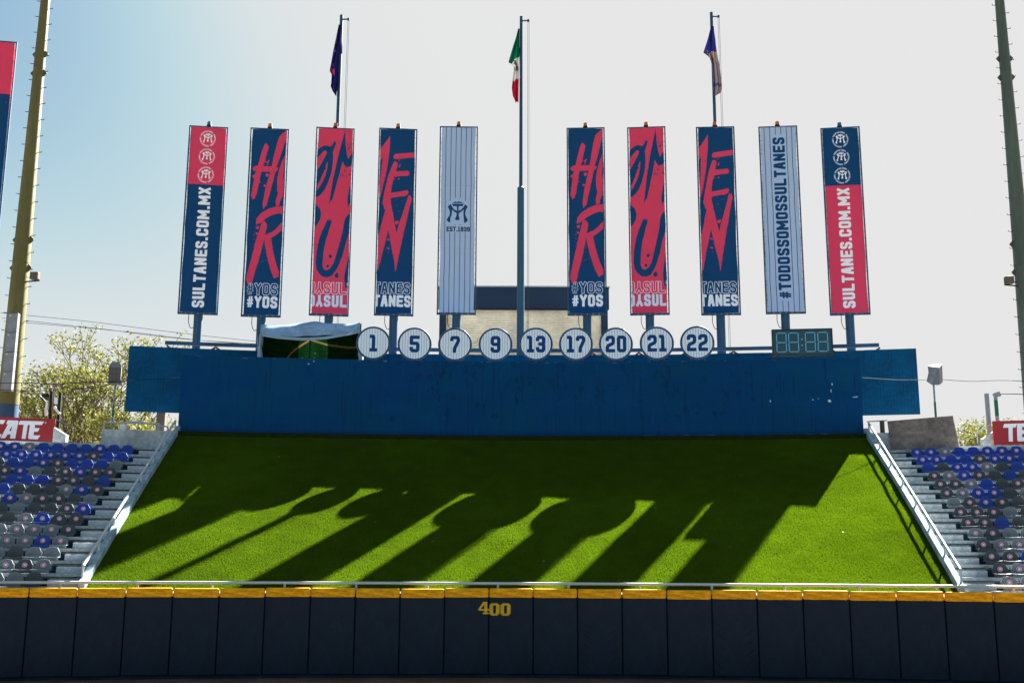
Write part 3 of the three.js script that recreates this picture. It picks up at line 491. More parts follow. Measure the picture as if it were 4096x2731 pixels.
const printE = canvasTex(BW, BH, (c) => {
  c.fillStyle = NAVY; c.fillRect(0, 0, BW, BH);
  shapes(c, mapC, [
    [[22, 225], [50, 190], [80, 150], [106, 106], [105, 230], [92, 370], [75, 470], [55, 570], [38, 630], [20, 640], [40, 430], [48, 290], [20, 330]],
    [[142, 296], [141, 275], [160, 258], [230, 250], [320, 240], [320, 282], [240, 292], [165, 303]],
    [[150, 318], [160, 325], [168, 320], [180, 345], [168, 400], [150, 470], [140, 520], [130, 600], [138, 660], [110, 700], [95, 722], [80, 716], [76, 690], [64, 672], [72, 605], [85, 540], [105, 440], [135, 350]],
    [[150, 406], [200, 400], [274, 394], [286, 410], [284, 425], [278, 434], [200, 442], [148, 452]],
    [[128, 582], [200, 570], [280, 554], [288, 575], [276, 590], [262, 602], [190, 612], [126, 625]],
    [[132, 640], [150, 720], [175, 815], [198, 906], [210, 850], [245, 740], [290, 590], [300, 605], [306, 592], [318, 622], [290, 750], [265, 880], [235, 1050], [204, 1224], [190, 1130], [160, 1020], [126, 884], [110, 960], [80, 1090], [58, 1200], [44, 1220], [44, 940], [88, 735]]], RED);
  dots(c, mapC, [[192, 310, 7], [196, 360, 11], [200, 345, 7], [155, 468, 9], [195, 466, 10], [155, 745, 10], [195, 822, 22], [205, 818, 16], [126, 960, 9], [136, 965, 9], [126, 1030, 9], [138, 1034, 9]], RED);
  spray(c, 105, 200, 55, 60, 16, RED); spray(c, 75, 770, 50, 150, 18, RED); spray(c, 110, 500, 70, 120, 10, RED);
  blockText(c, 'TANES', -22, 1092, 84, 52, 2, 21, '#dfe8fb', NAVY); blockText(c, 'TANES', -22, 1182, 82, 50, 6, 19, PALE); seams(c);
});
const vertical = (c, str, u, v1, len, h, w, gap, t, col) => { c.save(); c.translate(u, v1); c.rotate(-Math.PI / 2); blockText(c, str, 0, 0, h, w, gap, t, col); c.restore(); };
function ringEmblem(c, x, y, r, col) {
  emblem(c, x - r * 0.62, y - r * 0.68, r * 1.24, r * 1.22, col); c.save(); c.translate(x, y); c.fillStyle = col; c.font = `bold ${Math.round(r * 0.24)}px sans-serif`; c.textAlign = 'center';
  const s = 'SULTANES YOSOYSULTANES YOSOYSULTANES YOSOY'; for (let i = 0; i < s.length; i++) { c.save(); c.rotate(i / s.length * Math.PI * 2 - 0.4); c.fillText(s[i], 0, -r * 0.83); c.restore(); } c.restore();
}
const printWeb = (top, low) => canvasTex(BW, BH, (c) => {
  c.fillStyle = low; c.fillRect(0, 0, BW, BH); c.fillStyle = top; c.fillRect(0, 0, BW, BH * 0.316);
  for (const v of [0.062, 0.161, 0.262]) ringEmblem(c, BW * 0.49, v * BH, 58, PALE);
  vertical(c, 'SULTANES.COM.MX', BW * 0.32, BH * 0.975, 841, BW * 0.34, 50, 8.6, 19, PALE); seams(c);
});
const printHash = canvasTex(BW, BH, (c) => {
  c.fillStyle = SKYBLUE; c.fillRect(0, 0, BW, BH); c.fillStyle = PIN;
  for (const u of [.105, .265, .425, .58, .735, .885]) { const mid = u > 0.4 && u < 0.6; c.fillRect(u * BW - 2, 0, 4, mid ? BH * 0.04 : BH); if (mid) c.fillRect(u * BW - 2, BH * 0.945, 4, BH); }
  vertical(c, '#TODOSSOMOSSULTANES', BW * 0.335, BH * 0.932, 1149, BW * 0.34, 51, 9, 19, NAVY); seams(c);
});
const printEst = canvasTex(BW, BH, (c) => {
  c.fillStyle = SKYBLUE; c.fillRect(0, 0, BW, BH); c.fillStyle = PIN;
  for (const u of [.128, .277, .425, .574, .725, .879]) { const k = Math.abs(u - 0.5); c.fillRect(u * BW - 2, 0, 4, k > 0.3 ? BH : BH * (k > 0.15 ? 0.405 : 0.388)); if (k < 0.3) c.fillRect(u * BW - 2, BH * 0.575, 4, BH); }
  c.fillRect(.425 * BW - 2, BH * .532, 4, 7); c.fillRect(.574 * BW - 2, BH * .532, 4, 7);
  emblem(c, BW * 0.173, BH * 0.407, BW * 0.63, BH * 0.118, NAVY);
  blockText(c, 'EST.1939', BW * 0.18, BH * 0.545, BH * 0.026, 21, 3.2, 7.5, PIN); seams(c);
});
const printEdge = canvasTex(BW, BH, (c) => { c.fillStyle = NAVY; c.fillRect(0, 0, BW, BH); c.fillStyle = RED; c.fillRect(0, 0, BW, BH * 0.205); vertical(c, 'SULTANES.COM.MX', BW * 0.3, BH * 0.975, 841, BW * 0.36, 55, 9.5, 20, PALE); for (let i = 0; i < 10; i++) { c.fillStyle = 'rgba(200,220,240,0.5)'; c.fillRect(rr(160, 250), BH * rr(0.21, 0.45), rr(2, 10), rr(1, 3)); } });
const cloth = (map) => std(lin(0.97, 0.97, 0.97), 0.75, { map, side: THREE.DoubleSide, bumpMap: rep(T.rough, 3, 14), bumpScale: 0.004 });
function tower(label, x, z, turn, y0, y1, W, print, lens, group) {
  const t = thing('banner_tower', label, 'banner', V(x, 0, z), turn, group), H = y1 - y0, bw = 0.055, fr = M.frameBlue;
  part(t, 'pole', cyl(V(0, 0, -0.22), V(0, y1 - 0.1, -0.22), 0.19, 0.19, 18), M.steelBlue);
  for (const s of [-1, 1]) part(t, 'frame_bar', box(bw, H, 0.07, s * (W / 2 - bw / 2), y0 + H / 2, 0), fr);
  part(t, 'frame_bar', box(W - 2 * bw, bw * 1.7, 0.07, 0, y0 + bw * 0.85, 0), fr); part(t, 'frame_bar', box(W - 2 * bw, bw * 0.7, 0.07, 0, y1 - bw * 0.35, 0), fr);
  const g = new THREE.PlaneGeometry(1, 1, 10, 60), p = g.attributes.position, ph = rr(0, 6), tl = rr(0.0, 0.03), tr = rr(0.0, 0.03);
  for (let i = 0; i < p.count; i++) {
    const u = p.getX(i) * 2, v = p.getY(i) + 0.5, half = W / 2 - bw - 0.005 - (u < 0 ? tl + 0.028 * Math.abs(Math.sin(v * 13 + ph)) * (0.4 + 0.6 * Math.sin(v * 3 + ph) ** 2) : tr + 0.028 * Math.abs(Math.sin(v * 11 + ph * 2)) * (0.4 + 0.6 * Math.cos(v * 2.6 + ph) ** 2));
    p.setXYZ(i, u * half, y0 + bw * 1.9 + (H - bw * 2.9) * v, 0.012 * Math.sin(v * 37 + ph + u * 2) + 0.02 * Math.cos(u * 1.5) + 0.006 * Math.sin(v * 90 + u * 3));
  }
  g.computeVertexNormals(); part(t, 'printed_banner', g, cloth(print));
  part(t, 'rear_banner', g.clone().scale(0.94, 1, 1).rotateY(Math.PI).translate(0, 0, -0.44), M.vinylBack);
  const ties = []; for (let k = 0; k < 26; k++) for (const s of [-1, 1]) { const y = y0 + 0.2 + (H - 0.4) * (k + rr(0, 0.6)) / 26; ties.push(box(0.10, 0.012, 0.012, s * (W / 2 - 0.05), y, 0.045, 0, s * rr(-0.5, 0.5))); }
  part(t, 'lacing', ties, M.cable).userData.kind = 'stuff';
  part(t, 'bolt', [-0.6, -0.3, 0, 0.3, 0.6].map((x) => box(0.05, 0.05, 0.02, x * W * 0.5, y0 + bw * 0.85, 0.045)), M.zinc);
  if (lens) { const b = part(t, 'beacon', new THREE.CylinderGeometry(0.085, 0.105, 0.17, 14).translate(0, y1 + 0.155, -0.06), lens); part(b, 'beacon_base', new THREE.CylinderGeometry(0.115, 0.13, 0.08, 14).translate(0, y1 + 0.035, -0.06), M.black); }
  part(t, 'power_cable', tube([V(-0.38, y0 + 0.02, -0.04), V(-0.37, y0 - 0.35, -0.03), V(-0.26, y0 - 0.60, -0.03), V(-0.16, y0 - 0.56, -0.06)], 0.016, 5, 14), M.cable);
  return t;
}
const HR = ['navy tower banner with pink brush letters HR, ', 'pink tower banner with navy brush letters and UL lettering, ', 'navy tower banner with pink brush letters EN, '];
for (const [x, y0, y1, deg, pr, lens, label] of [
  [-13.68, 13.54, 22.20, 8.0, printWeb(RED, NAVY), M.blueLens, 'navy tower banner with white vertical web address and red emblem top'],
  [-10.93, 13.44, 22.12, 6.0, printH, M.amber, HR[0] + 'standing behind the canopy tent'],
  [-7.98, 13.50, 22.16, 7.0, printO, M.amber, HR[1] + 'standing behind the canopy tent'],
  [-5.155, 13.52, 22.14, 5.5, printE, M.amber, HR[2] + 'above number boards 1 and 5'],
  [-2.43, 13.58, 22.25, 1.3, printEst, M.amber, 'pale blue pinstriped tower banner with navy emblem and EST.1939'],
  [3.27, 13.57, 22.22, -3.0, printH, M.amber, HR[0] + 'in front of the service booth'],
  [6.0, 13.60, 22.27, -5.5, printO, M.amber, HR[1] + 'above number board 21'],
  [9.1, 13.61, 22.29, -3.4, printE, M.amber, HR[2] + 'between number board 22 and the clock'],
  [11.92, 13.68, 22.33, -5.7, printHash, M.amber, 'pale blue pinstriped tower banner with navy vertical hashtag, above the clock'],
  [14.72, 13.64, 22.29, -8.5, printWeb(NAVY, RED), M.blueLens, 'red tower banner with white vertical web address and navy emblem top']]) tower(label, x, -47.4, deg * D2R, y0, y1, 1.71, pr, lens, 'banner towers behind the backdrop wall');
tower('taller red and navy tower banner cut off beside the yellow pole', -24.05, -47.4, 10 * D2R, 14.0, 26.35, 2.6, printEdge, null, 'banner towers behind the backdrop wall');
// ---------------------------------------------------------------- flagpoles and hanging flags
function flagpole(label, x, top, r0, r1, ySplit) {
  const t = thing('flagpole', label, 'flagpole', V(x, 0, -47.9), 0, 'steel flagpoles');
  if (ySplit) { part(t, 'lower_pole', cyl(V(0, 0, 0), V(0, ySplit, 0), r0 * 1.12, r0, 18), std(lin(0.020, 0.115, 0.21), 0.55, { map: canvasTex(128, 1024, (c) => { c.fillStyle = '#dddddd'; c.fillRect(0, 0, 128, 1024); for (let i = 0; i < 150; i++) { c.fillStyle = `rgba(${rr(150, 255) | 0},${rr(110, 150) | 0},${rr(70, 110) | 0},${rr(0.15, 0.6)})`; c.fillRect(rr(0, 128), rr(0, 1024), rr(1, 5), rr(4, 30)); } }) })); part(t, 'collar', cyl(V(0, ySplit, 0), V(0, ySplit + 0.08, 0), r0 * 1.05, r1, 18), M.steelBlue); }
  part(t, 'pole', cyl(V(0, ySplit ?? 0, 0), V(0, top, 0), r1, r1 * 0.9, 14), M.frameBlue);
  part(t, 'truck_arm', [cyl(V(0, top - 0.2, 0), V(0.32, top - 0.2, 0), 0.035), cyl(V(0.32, top - 0.2, -0.04), V(0.32, top - 0.2, 0.04), 0.06)], M.frameBlue);
  part(t, 'halyard', [cyl(V(0.30, 12, 0), V(0.30, top - 0.2, 0), 0.008, 0.008, 5), cyl(V(0.36, 12, 0), V(0.36, top - 0.2, 0), 0.008, 0.008, 5)], M.wire);
  return t;
}
flagpole('tall thick blue flagpole standing in front of the service booth', 0.37, 27.87, 0.16, 0.085, 19.53);
flagpole('slim flagpole rising behind the pink banner by the tent', -7.98, 27.9, 0.1, 0.085);
flagpole('slim flagpole rising behind the navy E and N banner near the clock', 9.2, 28.12, 0.1, 0.08);
function flag(rows, map, z = -47.78) {                            // limp cloth hanging in folds from the pole
  const n = 14, m = 40, g = new THREE.PlaneGeometry(1, 1, n, m), p = g.attributes.position, ys = rows.map((r) => r[0]);
  for (let i = 0; i < p.count; i++) {
    const u = p.getX(i) + 0.5, v = 0.5 - p.getY(i), y = ys[0] + (ys[ys.length - 1] - ys[0]) * v; let k = 0; while (k + 2 < ys.length && ys[k + 1] > y) k++;
    const f = (y - ys[k]) / (ys[k + 1] - ys[k]), a = rows[k][1] + (rows[k + 1][1] - rows[k][1]) * f, b = rows[k][2] + (rows[k + 1][2] - rows[k][2]) * f;
    p.setXYZ(i, a + (b - a) * u, y, z + 0.09 * Math.sin(u * 11 + v * 2.5) * Math.min(1, v * 3 + 0.15) + 0.03 * Math.sin(u * 23 + v * 7));
  }
  g.computeVertexNormals(); return [g, new THREE.MeshPhysicalMaterial({ map, color: lin(0.62, 0.62, 0.62), roughness: 1, specularIntensity: 0.1, transmission: 0.1, thickness: 0, side: THREE.DoubleSide })];
}
{
  const purple = canvasTex(64, 256, (c) => { c.fillStyle = '#2c2a78'; c.fillRect(0, 0, 64, 256); for (let i = 0; i < 8; i++) { c.fillStyle = 'rgba(20,10,40,0.3)'; c.fillRect(i * 9, 0, 3, 256); } c.fillStyle = '#b53b52'; c.beginPath(); c.ellipse(18, 168, 13, 11, 0, 0, 7); c.fill(); c.fillStyle = '#8d95d0'; c.fillRect(5, 46, 3, 26); c.fillRect(8, 92, 4, 9); c.fillRect(12, 140, 3, 9); });
  const [g, m] = flag([[27.37, -8.08, -7.97], [26.74, -8.16, -7.92], [25.95, -8.28, -7.87], [25.86, -8.29, -7.97], [25.43, -8.35, -7.96], [25.04, -8.41, -7.95], [24.89, -8.3, -7.95], [24.49, -8.31, -7.97], [24.3, -8.33, -8.01], [24.07, -8.24, -8.04], [23.87, -8.1, -8.06]], purple);
  tag(part(scene, numbered('flag'), g, m), 'limp purple flag with a red mark, on the slim pole by the tent', 'flag', 'limp flags');
  const mex = canvasTex(64, 256, (c) => { c.fillStyle = '#e4e4e0'; c.fillRect(0, 0, 64, 256); c.fillStyle = '#0c6b50'; c.beginPath(); c.moveTo(0, 0); c.lineTo(64, 0); c.lineTo(64, 95); c.lineTo(0, 128); c.fill(); c.fillStyle = '#c01a3a'; c.beginPath(); c.moveTo(0, 186); c.lineTo(64, 172); c.lineTo(64, 256); c.lineTo(0, 256); c.fill(); for (let i = 0; i < 26; i++) { c.fillStyle = ['#3f5a3c', '#6b4a30', '#4d6a70'][i % 3]; c.beginPath(); c.ellipse(rr(26, 54), rr(112, 150), rr(2, 6), rr(2, 7), rr(0, 3), 0, 7); c.fill(); } });
  const [g2, m2] = flag([[27.21, 0.22, 0.29], [26.74, 0.12, 0.29], [26.34, 0.0, 0.29], [26.1, -0.06, 0.30], [25.87, -0.12, 0.29], [25.6, -0.2, 0.28], [25.45, -0.22, 0.28], [25.38, 0.03, 0.27], [25.1, 0.03, 0.27], [24.77, -0.01, 0.26], [24.57, -0.03, 0.26], [24.26, -0.06, 0.25], [23.87, -0.01, 0.25], [23.6, 0.1, 0.25]], mex);
  tag(part(scene, numbered('flag'), g2, m2), 'limp green white and red flag on the thick central flagpole', 'flag', 'limp flags');
  const tan = canvasTex(64, 256, (c) => { c.fillStyle = '#33378f'; c.fillRect(0, 0, 64, 256); c.fillStyle = '#8d7f8c'; c.beginPath(); c.moveTo(0, 120); c.lineTo(30, 100); c.lineTo(64, 92); c.lineTo(64, 256); c.lineTo(0, 256); c.fill(); c.fillStyle = '#c8a47c'; c.fillRect(34, 96, 22, 40); for (let i = 0; i < 6; i++) c.fillRect(14 + i, 90 + i * 8, 7, 4); c.fillStyle = 'rgba(50,50,110,0.6)'; c.fillRect(0, 212, 64, 12); });
  const [g3, m3] = flag([[27.37, 9.14, 9.28], [26.74, 8.97, 9.34], [26.34, 8.84, 9.36], [25.99, 8.72, 9.39], [25.95, 8.82, 9.4], [25.79, 9.01, 9.41], [25.55, 9.08, 9.46], [24.85, 9.15, 9.52], [24.38, 9.15, 9.55], [24.07, 9.11, 9.48], [23.99, 9.16, 9.28]], tan);
  tag(part(scene, numbered('flag'), g3, m3), 'limp blue and tan flag on the slim pole near the clock', 'flag', 'limp flags');
}
// ---------------------------------------------------------------- floodlight masts
function mast(name, label, x, s, mat, cabinets) {
  const t = thing(name, label, 'light pole', V(x, 0, -46), 0, 'tall floodlight masts'), rad = (y) => 0.425 - (y - 9) * 0.0125;
  part(t, 'base_section', cyl(V(0, 0, 0), V(0, 9.36, 0), 0.5, rad(9.36), 28), M.poleBlue);
  for (const [y0, y1] of [[9.36, 15.43], [15.43, 24.31], [24.31, 34]]) part(t, 'mast_section', cyl(V(0, y0, 0), V(0, y1, 0), rad(y0) + 0.008, rad(y1), 28), mat);
  for (const y of [15.2, 16.44, 24.06, 24.95]) for (const q of [-1, 1]) {                                            // lifting ears
    const sh = new THREE.Shape([[0, -0.17], [0.16, 0.02], [0.15, 0.06], [0, 0.22]].map(([a, b]) => new THREE.Vector2(a, b))); const h = new THREE.Path(); h.absellipse(0.085, 0.03, 0.03, 0.03, 0, 7); sh.holes.push(h);
    const e = part(t, 'lifting_ear', new THREE.ExtrudeGeometry(sh, { depth: 0.03, bevelEnabled: false }), mat); e.position.set(q * (rad(y) - 0.02), y, q * 0.015); if (q < 0) e.rotation.y = Math.PI;
  }
  const pegs = []; for (let k = 0; k < 44; k++) for (const q of [-1, 1]) { const y = 9.9 + k * 0.75 + (q > 0 ? 0 : 0.37), r = rad(y) - 0.02; if (y < 33) part(t, 'climbing_peg', [cyl(V(q * r, y, 0.02), V(q * (r + 0.17), y + 0.01, 0.02), 0.016, 0.016, 6), cyl(V(q * (r + 0.17), y + 0.005, 0.02), V(q * (r + 0.19), y + 0.045, 0.02), 0.016, 0.016, 6)], M.black); }
  const q = -s, r = rad(14.7), f = part(t, 'flood_lamp', rbox(0.34, 0.31, 0.26, 0.025, q * (r + 0.44), 14.79, 0.35), std(lin(0.10, 0.085, 0.075), 0.6)); part(f, 'lamp_bracket', [bar(V(q * (r - 0.04), 14.6, 0.1), V(q * (r + 0.66), 14.58, 0.4), 0.05, 0.05), tube([V(q * (r + 0.02), 14.8, 0.2), V(q * (r + 0.10), 14.74, 0.3), V(q * (r + 0.26), 14.72, 0.35)], 0.012, 5, 8)], M.black);
  if (cabinets) for (let k = 0; k < 4; k++) { const c = part(t, 'equipment_cabinet', rbox(0.43, 0.80, 0.22, 0.012, 0.13, 10.26 + k * 0.82, 0.50), M.zinc); part(c, 'cabinet_label', box(0.05, 0.04, 0.004, 0.02, 10.56 + k * 0.82, 0.613), M.white); }
  return t;
}
mast('floodlight_mast', 'yellow floodlight mast with climbing pegs and grey equipment cabinets', -20.93, -1, M.poleYellow, true);
mast('floodlight_mast', 'olive floodlight mast with climbing pegs, without cabinets', 21.75, 1, M.poleOlive, false);
// ---------------------------------------------------------------- top of the stands: parapets, platforms, signs, board
const LETTER = {
  T: [[[.12, 0], [1, 0], [.86, .22], [.66, .22], [.6, 1], [.32, 1], [.38, .22], [0, .22]]],
  E: [[[.1, 0], [1, 0], [.86, .2], [.4, .2], [.39, .38], [.74, .38], [.62, .58], [.37, .58], [.35, .78], [.82, .78], [.66, 1], [.06, 1], [0, .94], [.06, .16]]],
  C: [[[.15, 0], [.95, 0], [.82, .22], [.42, .22], [.36, .78], [.8, .78], [.66, 1], [0, 1], [.06, .15]]],
  A: [[[.34, 0], [1, 0], [.9, 1], [.58, 1], [.6, .78], [.42, .78], [.28, 1], [0, 1], [.38, .22], [.26, .22]], [[.64, .3], [.61, .58], [.48, .58]]],
};
const signTex = canvasTex(1024, 250, (c, W, H) => {
  c.fillStyle = '#981c28'; c.fillRect(0, 0, W, H);
  [...'TECATE'].forEach((ch, k) => { const x = [.10, .235, .355, .463, .627, .74][k] * W, w = (k === 3 ? .165 : .15) * W; LETTER[ch].forEach((p, i) => poly(c, p.map(([a, b]) => [x + a * w, H * (.12 + .76 * b)]), i ? '#981c28' : '#e9ecfb')); });
  c.strokeStyle = '#e9ecfb'; c.lineWidth = 2.5; c.beginPath(); c.arc(.905 * W, .17 * H, 9, 0, 7); c.stroke(); c.fillStyle = '#e9ecfb'; c.font = 'bold 13px sans-serif'; c.fillText('R', .905 * W - 5, .17 * H + 5);
  for (let i = 0; i < 12; i++) { c.fillStyle = 'rgba(230,220,220,0.6)'; c.fillRect(rr(0, W), rr(0, H), rr(2, 9), rr(1, 3)); }
});
for (const s of [-1, 1]) {
  const who = s < 0 ? 'yellow pole side' : 'brown board side', span = (profile, a0, a1, n) => s < 0 ? arc(profile, a1, a0, n) : arc(profile, a0, a1, n);
  tag(part(scene, numbered('parapet_wall'), span([[70.25, 6.3], [70.25, 7.15], [71.0, 7.15], [71.0, 7.40], [71.35, 7.40], [71.35, 6.3]].map(([R, y]) => [R, y + 0]), s < 0 ? -10.6 : 11.15, s * 18.5, 10), M.concreteLight), 'low grey blue concrete parapet above the top seats on the ' + who, 'parapet', 'parapets above the seating banks');
  const a0 = s < 0 ? -16.97 : 14.85, a1 = s < 0 ? -14.14 : 17.65, mid = (a0 + a1) / 2;
  const sg = thing('advertising_sign', 'red advertising sign with white angular letters on the ' + who, 'sign', P(72, mid, 0), -mid * D2R, 'red advertising signs');
  const y0 = s < 0 ? 7.47 : 7.52, y1 = s < 0 ? 8.39 : 8.43;
  part(sg, 'panel', box(3.52, y1 - y0, 0.05, 0, (y0 + y1) / 2, -0.03), std(lin(0.36, 0.02, 0.028), 0.5)); part(sg, 'printed_face', new THREE.PlaneGeometry(3.5, y1 - y0 - 0.01).translate(0, (y0 + y1) / 2, 0), std(lin(0.9, 0.9, 0.9), 0.5, { map: signTex }));
  for (const x of [-1.5, 0, 1.5]) part(sg, 'post', box(0.08, y1 - 6.0, 0.08, x, (y1 + 5.6) / 2, -0.1), M.zinc);
  // sloping wing wall at the end of the sign with a small handrail
  const xs = s < 0 ? [-17.62, -17.12] : [18.55, 18.1], ring = (z) => { const r = [V(xs[0], 6.6, z), V(xs[0], 8.06, z), V(xs[1], 7.76, z), V(xs[1], 6.6, z)]; return s < 0 ? r : r.reverse(); };
  const ww = thing('stair_wing_wall', 'pale sloping concrete wing wall with handrail at the sign end on the ' + who, 'wall', V(0, 0, 0), 0, 'stair wing walls');
  part(ww, 'wing_wall', loft([ring(-43.0), ring(-42.75)]), M.concreteLight);
  part(ww, 'handrail', [cyl(V(xs[0], 8.36, -43), V(xs[1] - s * 0.12, 8.04, -43), 0.025), cyl(V(xs[1] - s * 0.10, 8.04, -43), V(xs[1] - s * 0.10, 7.6, -43), 0.022)], s < 0 ? M.black : M.rail);
}
{
  const p = thing('concrete_platform', 'grey concrete platform block with pipe railing at the stair head by the yellow pole', 'platform', V(0, 0, 0), 0, 'stair head platforms');
  part(p, 'block', arc([[70.9, 6.4], [70.9, 7.93], [73.0, 7.93], [73.0, 6.4]], -12.67, -10.4, 6), M.concreteLight);
  part(p, 'railing', [cyl(P(71.0, -12.62, 8.2), P(71.0, -11.0, 8.2), 0.03), cyl(P(71.0, -12.62, 7.9), P(71.0, -12.62, 8.2), 0.025), cyl(P(71.0, -11.02, 7.9), P(71.0, -11.02, 8.2), 0.025), tube([P(71.9, -12.1, 7.9), P(71.9, -12.1, 8.28), P(71.9, -11.9, 8.36), P(71.9, -11.0, 8.22), P(71.9, -10.82, 8.18), P(71.9, -10.82, 7.9)], 0.03, 6, 30)], M.rail);
  part(p, 'junction_box', rbox(0.22, 0.3, 0.16, 0.01).translate(-15.0, 8.05, -42.9), M.white);
  const q = thing('concrete_platform', 'small grey concrete platform block beside the leaning brown board', 'platform', V(0, 0, 0), 0, 'stair head platforms');
  part(q, 'block', arc([[70.9, 6.4], [70.9, 7.95], [72.6, 7.95], [72.6, 6.4]], 11.0, 12.3, 4), M.concreteLight);
  part(q, 'railing', [cyl(P(71.6, 11.15, 8.47), P(71.6, 11.75, 8.5), 0.02), cyl(P(71.6, 11.6, 7.9), P(71.6, 11.6, 8.5), 0.09)], M.grille);
  // leaning sheet of weathered plywood
  const C = [V(14.36, 8.39, -42.42), V(16.67, 8.54, -41.88), V(16.75, 7.22, -41.66), V(14.38, 7.22, -42.2)], nrm = C[1].clone().sub(C[0]).cross(C[3].clone().sub(C[0])).normalize().multiplyScalar(0.03);
  const back = C.map((v) => v.clone().add(nrm)), rg = loft([C, back].map((r) => r.slice().reverse())), rg2 = loft([back, C].map((r) => r.slice().reverse()));
  tag(part(scene, numbered('plywood_board'), rg2, std(lin(0.34, 0.27, 0.24), 0.9, { side: THREE.DoubleSide, map: rep(grainTex(512, [[4, 0.08], [14, 0.07], [60, 0.06], [200, 0.07]], (v, x, y) => grey(v * 1.2, 0.78)), 0.5) })), 'weathered brown plywood sheet leaning on the parapet above the seats', 'board');
}
